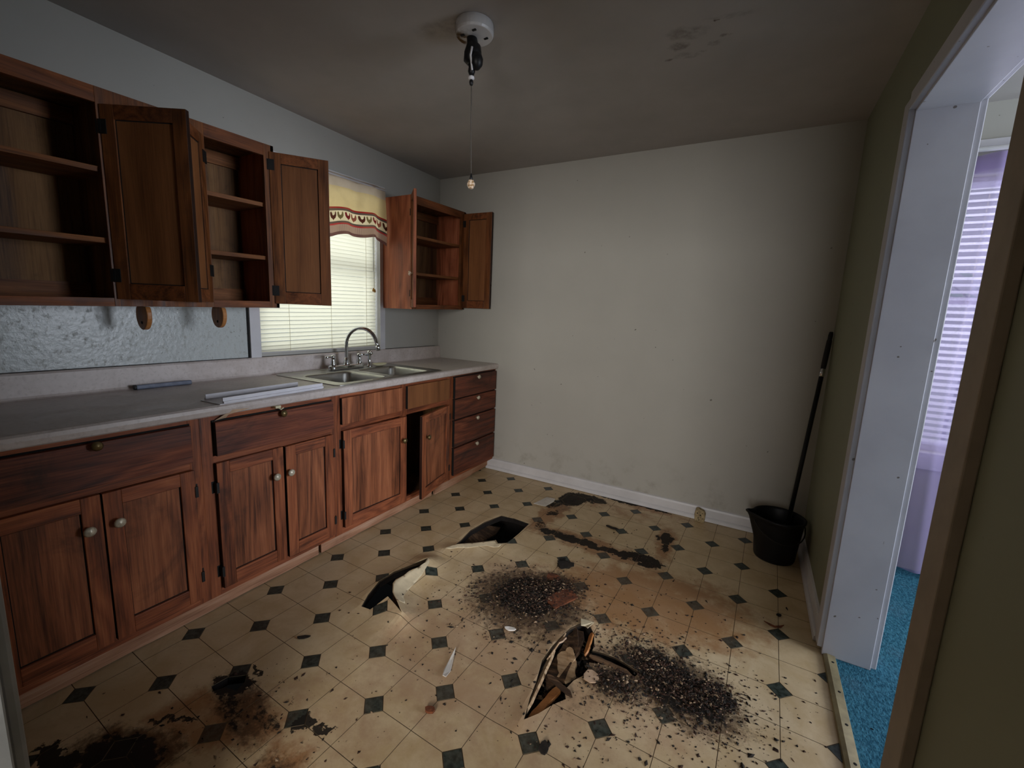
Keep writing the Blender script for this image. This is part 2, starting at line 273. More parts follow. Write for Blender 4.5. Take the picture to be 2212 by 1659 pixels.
# ------------------------------------------------------------------ mesh helpers
class MB:
    def __init__(s): s.v = []; s.f = []; s.mi = []; s.uv = None
    def add(s, verts, faces, mi=0):
        b = len(s.v); s.v += [tuple(v) for v in verts]; s.f += [tuple(b+i for i in f) for f in faces]; s.mi += [mi]*len(faces); return s
    def box(s, x0, x1, y0, y1, z0, z1, mi=0, fm=None):
        v = [(x0,y0,z0),(x1,y0,z0),(x1,y1,z0),(x0,y1,z0),(x0,y0,z1),(x1,y0,z1),(x1,y1,z1),(x0,y1,z1)]
        f = [(0,3,2,1),(4,5,6,7),(0,1,5,4),(1,2,6,5),(2,3,7,6),(3,0,4,7)]   # bottom top -y +x +y -x
        b = len(s.v); s.v += v
        for i, q in enumerate(f): s.f.append(tuple(b+k for k in q)); s.mi.append((fm or {}).get(i, mi))
        return s
    def prism(s, pts, fn, t0, t1, mi=0):
        n = len(pts); v = [fn(a, b, t0) for a, b in pts] + [fn(a, b, t1) for a, b in pts]
        f = [tuple(range(n-1, -1, -1)), tuple(range(n, 2*n))] + [(i, (i+1) % n, n+(i+1) % n, n+i) for i in range(n)]
        return s.add(v, f, mi)
    def tube(s, path, r, seg=10, cap=True, mi=0):
        path = [Vector(p) for p in path]; rr = r if isinstance(r, (list, tuple)) else [r]*len(path); rings = []; up = None
        for i, p in enumerate(path):
            d = (path[min(i+1, len(path)-1)] - path[max(i-1, 0)]).normalized()
            if up is None: up = Vector((0, 0, 1)) if abs(d.z) < .9 else Vector((1, 0, 0))
            a = d.cross(up).normalized(); b = a.cross(d).normalized(); up = b
            rings.append([p + a*math.cos(2*PI*k/seg)*rr[i] + b*math.sin(2*PI*k/seg)*rr[i] for k in range(seg)])
        v = [q for g in rings for q in g]; f = []
        for i in range(len(path)-1):
            for k in range(seg): f.append((i*seg+k, i*seg+(k+1) % seg, (i+1)*seg+(k+1) % seg, (i+1)*seg+k))
        if cap: f += [tuple(range(seg-1, -1, -1)), tuple((len(path)-1)*seg+k for k in range(seg))]
        return s.add(v, f, mi)
    def lathe(s, c, prof, seg=24, axis='z', mi=0, flip=False):
        c = Vector(c); v = []; f = []
        for r, h in prof:
            for k in range(seg):
                a = 2*PI*k/seg; q = (r*math.cos(a), r*math.sin(a), h)
                if axis == 'x': q = (h, q[0], q[1])
                elif axis == 'y': q = (q[0], h, q[1])
                v.append(c + Vector(q))
        for i in range(len(prof)-1):
            for k in range(seg): f.append((i*seg+k, i*seg+(k+1) % seg, (i+1)*seg+(k+1) % seg, (i+1)*seg+k))
        if prof[0][0] > 1e-6: f.append(tuple(range(seg-1, -1, -1)))
        if prof[-1][0] > 1e-6: f.append(tuple((len(prof)-1)*seg+k for k in range(seg)))
        return s.add(v, f, mi)
    def grid(s, nu, nv, fn, mi=0):
        v = [fn(i/nu, j/nv) for i in range(nu+1) for j in range(nv+1)]; m = nv+1
        return s.add(v, [(i*m+j, (i+1)*m+j, (i+1)*m+j+1, i*m+j+1) for i in range(nu) for j in range(nv)], mi)
    def map(s, fn): s.v = [tuple(fn(*v)) for v in s.v]; return s
def build(name, mb, mats, parent=None, smooth=False, bevel=0, seg=2, weld=False):
    me = bpy.data.meshes.new(name)
    off = Vector((0, 0, 0))
    q = parent
    while q is not None: off += q.location; q = q.parent
    me.from_pydata([tuple(Vector(v)-off) for v in mb.v], [], mb.f)
    mats = mats if isinstance(mats, (list, tuple)) else [mats]
    for m in mats: me.materials.append(MAT[m])
    me.polygons.foreach_set('material_index', mb.mi)
    bm = bmesh.new(); bm.from_mesh(me)
    if weld: bmesh.ops.remove_doubles(bm, verts=bm.verts, dist=1e-5)
    bmesh.ops.recalc_face_normals(bm, faces=bm.faces); bm.to_mesh(me); bm.free()
    if smooth: me.polygons.foreach_set('use_smooth', [True]*len(me.polygons))
    o = bpy.data.objects.new(name, me); COL.objects.link(o)
    if parent is not None: o.parent = parent
    if bevel:
        b = o.modifiers.new('bevel', 'BEVEL'); b.width = bevel; b.segments = seg; b.limit_method = 'ANGLE'; b.angle_limit = math.radians(40)
    if smooth == 'auto':
        me.polygons.foreach_set('use_smooth', [False]*len(me.polygons))
    return o
def tag(o, label=None, cat=None, group=None, kind=None):
    if label: o['label'] = label
    if cat: o['category'] = cat
    if group: o['group'] = group
    if kind: o['kind'] = kind
    return o
def thing(name, loc, label, cat, group=None):
    o = bpy.data.objects.new(name, None); COL.objects.link(o); o.location = loc; o.empty_display_size = .05
    return tag(o, label, cat, group)
def struct(name, mb, mats, parent=None, label=None, **kw):
    o = build(name, mb, mats, parent, **kw)
    if parent is None: tag(o, label, None, None, 'structure')
    return o
TILT = .024
def tz(x, y, z): return (x, y, z + TILT*y)     # everything hung on the cabinet wall has sagged towards the near end
# ---- polygons with holes
def cdt(outer, holes, pts=()):
    ccw = lambda q: list(q) if sum(q[i-1][0]*q[i][1]-q[i][0]*q[i-1][1] for i in range(len(q))) > 0 else list(reversed(q))
    outer = ccw(outer); holes = [ccw(h) for h in holes]
    vs = [Vector((p[0], p[1])) for p in outer]; faces = [list(range(len(outer)))]
    for h in holes: b = len(vs); vs += [Vector((p[0], p[1])) for p in h]; faces.append(list(range(b, b+len(h))))
    vs += [Vector((p[0], p[1])) for p in pts]
    r = geometry.delaunay_2d_cdt(vs, [], faces, 0, 1e-6, True); ov, of, oo = r[0], r[2], r[5]
    keep = [f for f, o in zip(of, oo) if 0 in o and not any(k > 0 for k in o)]
    used = sorted({i for f in keep for i in f}); mp = {i: n for n, i in enumerate(used)}
    return [(ov[i].x, ov[i].y) for i in used], [tuple(mp[i] for i in f) for f in keep]
def slab(mb, v2, tris, top, th, mi=0, side=0):
    n = len(v2); b = len(mb.v); zt = top if callable(top) else (lambda x, y: top)
    zs = [zt(x, y) for x, y in v2]
    mb.v += [(x, y, z) for (x, y), z in zip(v2, zs)] + [(x, y, z-th) for (x, y), z in zip(v2, zs)]
    cnt = {}
    for t in tris:
        mb.f.append(tuple(b+i for i in t)); mb.mi.append(mi); mb.f.append(tuple(b+n+i for i in reversed(t))); mb.mi.append(side)
        for k in range(len(t)):
            e = (t[k], t[(k+1) % len(t)]); cnt[e] = 1
    for (i, j) in list(cnt):
        if (j, i) not in cnt: mb.f.append((b+j, b+i, b+n+i, b+n+j)); mb.mi.append(side)
    return mb
def rrect(x0, x1, y0, y1, r, seg=5):
    o = []
    for cx, cy, a0 in ((x1-r, y0+r, -90), (x1-r, y1-r, 0), (x0+r, y1-r, 90), (x0+r, y0+r, 180)):
        for k in range(seg+1): a = math.radians(a0+90*k/seg); o.append((cx+r*math.cos(a), cy+r*math.sin(a)))
    return o
def wall_panels(mb, fn, u0, u1, v0, v1, t0, t1, holes=()):
    us = sorted({u0, u1, *[h[0] for h in holes], *[h[1] for h in holes]}); vs = sorted({v0, v1, *[h[2] for h in holes], *[h[3] for h in holes]})
    for i in range(len(us)-1):
        for j in range(len(vs)-1):
            a, b = (us[i]+us[i+1])/2, (vs[j]+vs[j+1])/2
            if any(h[0] < a < h[1] and h[2] < b < h[3] for h in holes): continue
            p, q = fn(us[i], vs[j], t0), fn(us[i+1], vs[j+1], t1)
            mb.box(min(p[0], q[0]), max(p[0], q[0]), min(p[1], q[1]), max(p[1], q[1]), min(p[2], q[2]), max(p[2], q[2]))
    return mb
# ================================================================== THE SHELL
YF = -2.925        # front wall (the camera stands in its opening)
XR2, YR2, YR3 = 6.4, -4.6, -6.0
KW = (-1.60, -.69, 1.035, 2.125)     # kitchen window opening y0 y1 z0 z1
struct('wall_left', wall_panels(MB(), lambda u, v, t: (t, u, v), YR3, 0.15, -.05, H, -.15, 0, [KW]), 'wall_paint', label='pale grey painted wall behind the cabinets')
W2 = (3.16, 4.20, .68, 2.08)
struct('wall_back', wall_panels(MB(), lambda u, v, t: (u, t, v), 0, XR2, -.05, H, 0, .15, [W2]), 'wall_paint', label='pale grey painted end wall')
OP = (-1.915, -1.030, -.05, 2.058)    # doorway y0 y1
struct('wall_right', wall_panels(MB(), lambda u, v, t: (t, u, v), YR2-.12, 0, -.05, H, W, W+.15, [OP]), 'wall_paint_shaded', label='painted wall with the doorway to the next room')
struct('wall_front', wall_panels(MB(), lambda u, v, t: (u, t, v), 0, W, -.05, H, YF-.12, YF, [(1.515, 2.56, -.05, 2.0)]), 'wall_paint', label='wall around the opening behind the camera')  # opening's right edge and header set to shade the end wall
struct('wall_living_front', wall_panels(MB(), lambda u, v, t: (u, t, v), W+.15, XR2, -.05, H, YR2-.12, YR2), 'wall_paint', label='front wall of the next room')
struct('wall_living_side', wall_panels(MB(), lambda u, v, t: (t, u, v), YR2, 0, -.05, H, XR2, XR2+.12, [(-2.6, -.15, .7, 2.15)]), 'wall_paint', label='far side wall of the next room')
struct('wall_hall', wall_panels(MB(), lambda u, v, t: (u, t, v), -.15, XR2+.12, -.05, H, YR3-.12, YR3, [(2.2, 4.0, .9, 2.25)]), 'wall_paint', label='hall wall behind the camera')  # unseen; window opening added and placed to throw light on the end wall
struct('ceiling', MB().box(-.15, XR2+.12, YR3-.12, .15, H, H+.1), 'ceiling_paint', label='grey stained plaster ceiling')
sp = struct('backsplash_panel', MB().box(0, .004, YF, -1.668, 1.0, 1.36), 'splash_paint', label='greasy grey wall panel under the long upper cabinet')
build('edge_strip', MB().box(0, .007, -1.668, -1.658, 1.0, 1.36), 'grime_gap_black', sp)
# -------------------------------------------------- floor
P, GX, GY, GR, DH = 0.16853, 1.82212, -2.16113, -0.0245, .040
cg, sg = math.cos(GR), math.sin(GR)
def lat(a, b): a *= P; b *= P; return (GX + cg*a - sg*b, GY + sg*a + cg*b)
HOLES = [
 [(1.335, -.715), (1.22, -.705), (1.134, -.724), (1.095, -.862), (1.08, -1.0), (1.112, -1.196), (1.15, -1.155), (1.185, -1.128), (1.225, -1.085), (1.278, -1.030), (1.305, -1.052), (1.338, -1.012), (1.34, -.86)],
 [(1.072, -1.838), (1.035, -1.765), (1.000, -1.66), (1.005, -1.57), (1.04, -1.48), (1.09, -1.40), (1.108, -1.45), (1.112, -1.507), (1.093, -1.56), (1.098, -1.602), (1.085, -1.64), (1.101, -1.675), (1.146, -1.722), (1.20, -1.752), (1.275, -1.80), (1.195, -1.768), (1.142, -1.748), (1.125, -1.79), (1.116, -1.828)],
 [(1.946, -1.945), (1.925, -1.86), (1.914, -1.791), (1.890, -1.69), (1.893, -1.597), (1.905, -1.52), (1.916, -1.462), (1.955, -1.395), (1.985, -1.405), (2.012, -1.435), (2.035, -1.50), (2.037, -1.530), (2.08, -1.522), (2.129, -1.518), (2.229, -1.540), (2.214, -1.566), (2.14, -1.562), (2.09, -1.573), (2.045, -1.59), (2.055, -1.648), (2.025, -1.70), (2.012, -1.756), (2.03, -1.79), (2.0, -1.835), (1.974, -1.895)],
 [(.958, -2.395), (.965, -2.345), (1.01, -2.305), (1.035, -2.325), (1.05, -2.36), (1.0, -2.372), (.985, -2.40)],
]
LIPS = [  # polyline, height, spread : where the sheet has sprung up around the holes
 ([(1.086, -1.255), (1.112, -1.20), (1.185, -1.135), (1.28, -1.03), (1.32, -1.05)], .016, .06),
 ([(1.10, -.75), (1.08, -.9), (1.07, -1.05), (1.10, -1.22)], .009, .07),
 ([(1.092, -1.42), (1.11, -1.507), (1.093, -1.602), (1.101, -1.671), (1.141, -1.726), (1.272, -1.795)], .040, .065),
 ([(1.09, -1.39), (1.03, -1.47), (.99, -1.60), (1.02, -1.76), (1.06, -1.84)], .009, .06),
 ([(1.94, -1.95), (1.905, -1.79), (1.885, -1.60), (1.91, -1.46), (1.955, -1.39)], .013, .05),
 ([(2.04, -1.53), (2.13, -1.515), (2.23, -1.54)], .008, .03),
]
def segd(px, py, a, b):
    ax, ay = a; bx, by = b; dx, dy = bx-ax, by-ay; t = max(0, min(1, ((px-ax)*dx+(py-ay)*dy)/(dx*dx+dy*dy))); return math.hypot(px-ax-t*dx, py-ay-t*dy)
def lift(x, y):
    h = 0
    for pl, a, s in LIPS:
        d = min(segd(x, y, pl[i], pl[i+1]) for i in range(len(pl)-1))
        if d < 2.2*s: h = max(h, a*(1-d/(2.2*s))**2)
    return h
fx0, fx1, fy0, fy1 = .50, W, YF-.12, 0
mbf = MB(); v2, tr = cdt([(0, fy0), (fx1+.02, fy0), (fx1+.02, fy1), (0, fy1)], HOLES); slab(mbf, v2, tr, -.0015, .030, 0, 1)
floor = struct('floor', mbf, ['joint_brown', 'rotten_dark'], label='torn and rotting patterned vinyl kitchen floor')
def clip(poly, ax, val, keep_less):
    o = []
    for i in range(len(poly)):
        a, b = poly[i], poly[(i+1) % len(poly)]; ia = (a[ax] <= val) == keep_less; ib = (b[ax] <= val) == keep_less
        if ia: o.append(a)
        if ia != ib: t = (val-a[ax])/(b[ax]-a[ax]); o.append((a[0]+t*(b[0]-a[0]), a[1]+t*(b[1]-a[1])))
    return o
def tile(poly, name, mat):
    for ax, val, kl in ((0, fx0, False), (0, fx1, True), (1, fy0+.1, False), (1, fy1, True)):
        if poly: poly = clip(poly, ax, val, kl)
    if len(poly) < 3: return
    cx = sum(p[0] for p in poly)/len(poly); cy = sum(p[1] for p in poly)/len(poly)
    if max(p[0] for p in poly)-min(p[0] for p in poly) < .006 or max(p[1] for p in poly)-min(p[1] for p in poly) < .006: return
    near = [h for h in HOLES if any(abs(q[0]-cx) < .2 and abs(q[1]-cy) < .2 for q in h)]
    hot = any(lift(p[0]+(cx-p[0])*f, p[1]+(cy-p[1])*f) > .0004 for i in range(len(poly)) for p in [poly[i], ((poly[i][0]+poly[i-1][0])/2, (poly[i][1]+poly[i-1][1])/2)] for f in (0, .5, 1))
    mb = MB()
    if near or hot:
        pts = []
        if hot:
            pp = []
            for i in range(len(poly)):
                q0, q1 = poly[i], poly[(i+1) % len(poly)]; ns = max(1, int(math.hypot(q1[0]-q0[0], q1[1]-q0[1])/.018))
                pp += [(q0[0]+(q1[0]-q0[0])*k/ns, q0[1]+(q1[1]-q0[1])*k/ns) for k in range(ns)]
            st = .018; x = min(p[0] for p in poly); xe = max(p[0] for p in poly); ye = max(p[1] for p in poly)
            while x < xe:
                y = min(p[1] for p in poly)
                while y < ye:
                    ok = all((poly[(i+1) % len(poly)][0]-poly[i][0])*(y-poly[i][1])-(poly[(i+1) % len(poly)][1]-poly[i][1])*(x-poly[i][0]) > 1e-5 for i in range(len(poly)))
                    if ok: pts.append((x, y))
                    y += st
                x += st
        v2, tr = cdt(pp if hot else poly, near, pts)
        if not tr: return
        slab(mb, v2, tr, lift, .0025, 0, 1)
    else:
        slab(mb, poly, [tuple(range(len(poly)))], 0, .0025, 0, 1)
    build(name, mb, [mat, 'vinyl_edge'], floor, smooth=hot and not near)
g = .0011/P; d = DH/P
for a in range(-14, 12):
    for b in range(-12, 22):
        c = [(a, b), (a+1, b), (a+1, b+1), (a, b+1)]; ins = [(1, 1), (-1, 1), (-1, -1), (1, -1)]; poly = []
        for k, (i, j) in enumerate(c):
            sx, sy = ins[k]
            if (i+j) % 2 == 0:      # this corner is cut off by a small green square
                e = d + g*2.4; p1 = (i+sx*e-sx*0, j+sy*g); p2 = (i+sx*g, j+sy*e)
                if k == 0: poly += [p2, p1]
                elif k == 1: poly += [p1, p2]
                elif k == 2: poly += [p2, p1]
                else: poly += [p1, p2]
            else: poly.append((i+sx*g, j+sy*g))
        tile([lat(*q) for q in poly], 'tile', 'vinyl_cream')
        if (a+b) % 2 == 0: tile([lat(a+d, b), lat(a, b+d), lat(a-d, b), lat(a, b-d)], 'accent_tile', 'vinyl_green')
plain('vinyl_lit', srgb(210, 194, 162), .6, var=.1, scale=22)  # paler vinyl standing in for light caught on the lifted lips
for fl in ([(1.083, -1.266), (1.110, -1.202), (1.150, -1.160), (1.185, -1.132), (1.225, -1.090), (1.277, -1.036), (1.303, -1.056), (1.332, -1.042), (1.326, -1.078), (1.300, -1.094), (1.262, -1.100), (1.225, -1.138), (1.188, -1.180), (1.140, -1.212), (1.115, -1.246)],
           [(1.090, -1.405), (1.109, -1.455), (1.113, -1.507), (1.095, -1.560), (1.100, -1.602), (1.088, -1.640), (1.103, -1.673), (1.148, -1.720), (1.205, -1.750), (1.235, -1.735), (1.192, -1.700), (1.168, -1.640), (1.160, -1.585), (1.152, -1.530), (1.136, -1.480), (1.118, -1.430)]):
    xs = [p[0] for p in fl]; ys = [p[1] for p in fl]
    pts = [(min(xs)+.012*i, min(ys)+.012*j) for i in range(30) for j in range(45)]
    pts = [q for q in pts if min(xs) < q[0] < max(xs) and min(ys) < q[1] < max(ys)]
    v2, tr = cdt(fl, [], pts); mb = MB(); slab(mb, v2, tr, lambda x, y: lift(x, y)+.0014, .0012)
    build('lit_torn_flap', mb, 'vinyl_lit', floor, smooth=True)
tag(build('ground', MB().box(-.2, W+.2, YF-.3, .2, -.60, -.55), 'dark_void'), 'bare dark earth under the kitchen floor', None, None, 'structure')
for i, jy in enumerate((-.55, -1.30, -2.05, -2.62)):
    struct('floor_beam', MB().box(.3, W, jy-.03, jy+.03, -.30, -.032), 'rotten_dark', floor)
struct('floor_carpet', MB().box(W+.02, XR2, YR2, 0, -.05, .004), 'teal_carpet', label='teal blue carpet beyond the doorway')
struct('floor_hall', MB().box(-.15, W+.02, YR3, YF-.12, -.05, 0).box(W+.02, XR2+.12, YR3, YR2, -.05, 0), 'joint_brown', label='hall floor behind the camera')
# -------------------------------------------------- baseboards
def baseboard(name, fn, a, b, label):
    o = struct(name, MB().prism([(0, .005), (.013, .005), (.013, .078), (.009, .09), (0, .094)], fn, a, b), 'white_trim', label=label)
    build('shoe_moulding', MB().prism([(.013, .003), (.026, .003), (.024, .020), (.018, .028), (.013, .030)], fn, a, b), 'white_trim', o)
baseboard('baseboard_back', lambda p, q, t: (t, -p, q), .56, W, 'white baseboard along the end wall')
baseboard('baseboard_right', lambda p, q, t: (W-p, t, q), -.965, -.027, 'white baseboard between the end wall and the doorway')
# -------------------------------------------------- doorway trim (far jamb, header, near jamb)
tr1 = struct('trim_1', MB().box(W-.004, W+.154, -1.045, -1.030, 0.004, 2.055), 'jamb_paint', label='white scuffed door jamb facing the camera', bevel=.002)
build('casing', MB().box(W-.022, W, -1.040, -.975, .03, 2.085), 'jamb_paint', tr1, bevel=.003)
build('casing', MB().box(W+.15, W+.172, -1.040, -.975, .01, 2.085), 'jamb_paint', tr1, bevel=.003)
tr2 = struct('trim_2', MB().box(W-.004, W+.154, -1.915, -1.030, 2.040, 2.058), 'jamb_paint', label='white soffit board across the top of the doorway', bevel=.002)
build('casing', MB().box(W-.022, W, -1.915, -1.0405, 2.047, 2.105), 'jamb_paint', tr2, bevel=.003)
build('casing', MB().box(W+.15, W+.172, -1.915, -1.0405, 2.047, 2.105), 'jamb_paint', tr2, bevel=.003)
plain('casing_tan', srgb(150, 136, 120), .6, var=.08)
tr3 = struct('trim_3', MB().box(W-.004, W+.154, -1.915, -1.898, .004, 2.045), 'jamb_paint', label='near jamb of the doorway', bevel=.002)
build('casing', MB().box(W-.022, W, -1.985, -1.893, 0, 2.105), 'casing_tan', tr3, bevel=.003)
build('casing', MB().box(W+.15, W+.172, -1.985, -1.893, .01, 2.105), 'jamb_paint', tr3, bevel=.003)
th = struct('trim_4', MB().prism([(W, .0), (W+.002, .010), (W+.014, .016), (W+.040, .014), (W+.044, .004), (W+.044, -.002), (W, -.002)], lambda a, b, t: (a, t, b), -1.897, -1.046), 'metal_strip', label='worn metal carpet bar across the doorway')
for y in (-1.09, -1.25, -1.40, -1.55, -1.71, -1.86):
    build('nail', MB().lathe((W+.028, y, .0145), [(.005, 0), (.005, .0012), (.002, .002), (0, .002)], 8), 'grime_gap_black', th)
plain('shaded_trim', (.24, .245, .24, 1), .5, var=.2, scale=5)  # white frame paint darkened to grey in place of shade
tr5 = struct('trim_5', MB().box(1.50, 1.518, YF-.124, YF+.002, 0, 1.998), 'shaded_trim', label='white door frame at the near edge of the kitchen', bevel=.003)
build('casing', MB().box(1.425, 1.505, YF, YF+.020, 0, 2.10), 'shaded_trim', tr5, bevel=.006)
build('casing', MB().box(1.425, 1.505, YF-.140, YF-.12, 0, 2.10), 'shaded_trim', tr5, bevel=.006)
# ================================================================== WINDOWS
def kitchen_window():
    y0, y1, z0, z1 = KW
    w = struct('window_1', MB().box(-.12, -.09, y0, y0+.04, z0, z1).box(-.12, -.09, y1-.04, y1, z0, z1).box(-.12, -.09, y0, y1, z0, z0+.05).box(-.12, -.09, y0, y1, z1-.04, z1).box(-.12, -.085, y0, y1, 1.585, 1.625), 'white_trim', label='kitchen window over the sink')
    for a, b in ((z0+.05, 1.585), (1.625, z1-.04)): build('pane', MB().box(-.108, -.104, y0+.04, y1-.04, a, b), 'window_glass', w)
    build('casing', MB().box(0, .014, y0-.055, y0+.004, 1.03, z1+.01).map(tz), 'white_trim', w, bevel=.002)
    build('casing', MB().box(0, .014, y1-.004, y1+.045, 1.03, z1+.01).map(tz), 'white_trim', w, bevel=.002)
    build('casing', MB().box(0, .016, y0-.055, y1+.045, z1+.01, z1+.065).map(tz), 'white_trim', w, bevel=.002)
    build('reveal', MB().box(-.15, 0, y0-.001, y0+.004, z0, z1).box(-.15, 0, y1-.004, y1+.001, z0, z1).box(-.15, 0, y0, y1, z0-.001, z0+.004), 'white_trim', w)
kitchen_window()
def make_blind(name, label, fn, a0, a1, z0, z1, pitch, mat, ang, tiltfn, cords, loc):
    b = thing(name, loc, label, 'window blind')
    build('head_rail', MB().prism([(-.015, 0), (.015, 0), (.015, .028), (-.015, .028)], lambda p, q, t: tiltfn(*fn(t, p, z1+q)), a0, a1), mat, b)
    n = int((z1-z0)/pitch); c, s = math.cos(ang), math.sin(ang)
    for i in range(n):
        z = z0+.02+pitch*i; pts = []
        for k in range(5):
            u = (k-2)/2*.0125; pts.append((u*c, u*s + .0016*(1-(u/.0125)**2)))
        wob = R.uniform(-.0015, .0015)
        mb = MB().grid(4, 1, lambda p, q: tiltfn(*fn(a0+(a1-a0)*q, pts[round(p*4)][0], z+wob*(q-.5)*2+pts[round(p*4)][1])))
        build('slat', mb, mat, b, smooth=True)
    build('bottom_rail', MB().prism([(-.011, 0), (.011, 0), (.011, .012), (-.011, .012)], lambda p, q, t: tiltfn(*fn(t, p, z0+q)), a0, a1), mat, b, bevel=.002)
    for u in cords: build('ladder_cord', MB().tube([tiltfn(*fn(u, .0135, z0+.01)), tiltfn(*fn(u, .0135, z1))], .0012, 6), 'cream_plastic', b)
    return b
kb = make_blind('window_blind', 'cream horizontal slat blind in the window above the sink', lambda u, p, z: (-.028+p, u, z), -1.588, -.702, 1.052, 2.075, .0245, 'blind_cream', math.radians(66), tz, (-1.40, -1.10, -.80), (-.028, -1.145, 1.05))
build('pull_cord', MB().tube([tz(-.006, -.742, 2.06), tz(-.004, -.742, 1.60)], .0012, 6).tube([tz(-.006, -.735, 2.06), tz(-.004, -.735, 1.475)], .0012, 6), 'cord_grey', kb)
build('cord_tassel', MB().lathe(tz(-.004, -.742, 1.455), [(.003, .025), (.008, .012), (.009, 0), (0, -.002)], 10).lathe(tz(-.004, -.730, 1.45), [(.003, .022), (.008, .01), (.008, 0), (0, -.002)], 10), 'amber_plastic', kb)
# valance with rooster print
VY0, VY1 = -1.640, -.679
def vsurf(u, v, o=0.0):
    y = VY0 + (VY1-VY0)*u
    fold = .012*math.sin(u*31+1.2*math.sin(v*2)) + .010*math.sin(u*13+2.1+v*1.4) + .006*math.sin(u*57+v*3)
    x = .050 + fold*(.35+.65*v) + .018*v + o
    top = 2.172; bot = 1.800 + .016*math.sin(u*9.0+.6) - .012*max(0, u-.85)/.15 + .010*math.sin(u*23)
    z = top + (bot-top)*v
    yy = y + .006*v*math.sin(u*17+.5) + (.005*v*max(0, u-.8)/.2)
    return tz(x, yy, z)
def valance():
    r = thing('valance', (.05, -1.15, 2.1), 'cream valance curtain with a rooster border over the kitchen window', 'curtain')
    nu, nv = 110, 26; mb = MB().grid(nu, nv, vsurf); o = build('cloth', mb, 'valance_print', r, smooth=True)
    uv = o.data.uv_layers.new(name='UVMap')
    for l in o.data.loops:
        i, j = divmod(l.vertex_index, nv+1); uv.data[l.index].uv = (i/nu, j/nv)
    build('curtain_rod', MB().tube([tz(.052, VY0-.02, 2.158), tz(.052, VY1+.006, 2.158), tz(.03, VY1+.012, 2.158), tz(0.012, VY1+.012, 2.158)], .006, 8), 'white_trim', r)
    hen = [(0, -.5), (.10, -.36), (.33, -.25), (.47, 0), (.46, .30), (.37, .5), (.27, .42), (.20, .16), (.02, .04), (-.13, .10), (-.2, .34), (-.33, .5), (-.5, .36), (-.47, .04), (-.34, -.2), (-.12, -.34)]
    k = 0; u = .035
    while u < .99:
        m = ['print_salmon', 'print_brown', 'print_olive', 'print_red'][k % 4]; mb = MB()
        pts = [vsurf(min(1, max(0, u+a*.048)), .686-b*.142, .0016) for a, b in hen]
        mb.add(pts, [tuple(range(len(hen)))]); ob = build('rooster_print', mb, m, r); u += .056; k += 1
valance()
def living_window():
    x0, x1, z0, z1 = W2
    w = struct('window_2', MB().box(x0, x0+.04, .06, .10, z0, z1).box(x1-.04, x1, .06, .10, z0, z1).box(x0, x1, .06, .10, z0, z0+.05).box(x0, x1, .06, .10, z1-.04, z1).box(x0, x1, .055, .105, 1.455, 1.495), 'white_trim', label='window of the next room behind sheer lilac curtain')
    for a, b in ((z0+.05, 1.455), (1.495, z1-.04)): build('pane', MB().box(x0+.04, x1-.04, .078, .082, a, b), 'window_glass', w)
    build('casing', MB().box(x0-.07, x0, -.016, 0, z0-.08, z1+.07).box(x1, x1+.07, -.016, 0, z0-.08, z1+.07).box(x0, x1, -.016, 0, z1, z1+.07).box(x0-.07, x1+.07, -.03, 0, z0-.09, z0-.0), 'white_trim', w, bevel=.002)
    ident = lambda x, y, z: (x, y, z)
    make_blind('window_blind', 'white slat blind behind the lilac sheer curtain', lambda u, p, z: (u, .02+p, z), x0+.01, x1-.01, .72, 2.02, .034, 'blind_white', math.radians(38), ident, (3.38, 3.70, 4.0), (3.6, .02, .70))
    c = thing('sheer_curtain', (3.7, -.10, 0), 'sheer lilac curtain hanging to the carpet in the next room', 'curtain')
    def cs(u, v):
        x = 3.08 + 1.35*u; return (x + .01*math.sin(v*5+u*9), -.10 + .022*math.sin(u*58+.4*math.sin(v*4)) + .010*math.sin(u*23+v*2), 2.14 - 2.10*v)
    build('cloth', MB().grid(160, 24, cs), 'sheer_lilac', c, smooth=True)
    build('hem', MB().grid(160, 1, lambda u, v: (cs(u, .018*v)[0], cs(u, .04*v)[1]-.002, 2.145-.075*v)), 'sheer_lilac', c, smooth=True)
    build('curtain_rod', MB().tube([(3.06, -.10, 2.168), (4.5, -.10, 2.168)], .011, 10), 'white_trim', c)
    for x in (3.425, 3.62, 3.82, 4.02):
        m = MB(); ring = [(x+.026*math.cos(t*PI/8), -.128, 2.100+.026*math.sin(t*PI/8)) for t in range(17)]; m.tube(ring, .006, 8, False); build('grommet', m, 'brass_knob', c, smooth=True)
living_window()
struct('trim_6', MB().box(W+.172, XR2, -.02, 0, 2.19, 2.235), 'white_trim', label='white picture rail above the curtain in the next room')
def shrub():
    r = thing('shrub', (3.55, .45, .4), 'leafy branch silhouetted outside the next room window', 'plant')
    build('stem', MB().tube([(3.52, .42, .0), (3.50, .40, .8), (3.55, .38, 1.4), (3.60, .36, 1.8), (3.72, .36, 2.0)], [.012, .010, .008, .006, .003], 6).tube([(3.55, .38, 1.45), (3.40, .36, 1.58), (3.3, .36, 1.62)], [.006, .004, .002], 6).tube([(3.58, .37, 1.6), (3.72, .36, 1.70), (3.85, .36, 1.72)], [.006, .004, .002], 6), 'leaf', r)
    for k in range(26):
        c = Vector((R.uniform(3.28, 3.9), R.uniform(.32, .44), R.uniform(1.45, 1.98))); a = R.uniform(0, 2*PI); l = R.uniform(.06, .10)
        dx, dz = math.cos(a), math.sin(a)*.5; q = lambda s, t: (c.x+dx*s*l-dz*t*l*.6, c.y+.1*t*l, c.z+dz*s*l+dx*t*l*.6)
        build('leaf', MB().add([q(-.5, 0), q(-.1, .28), q(.25, .22), q(.5, 0), q(.25, -.22), q(-.1, -.28)], [(0, 1, 2, 3, 4, 5)]), 'leaf', r)
shrub()
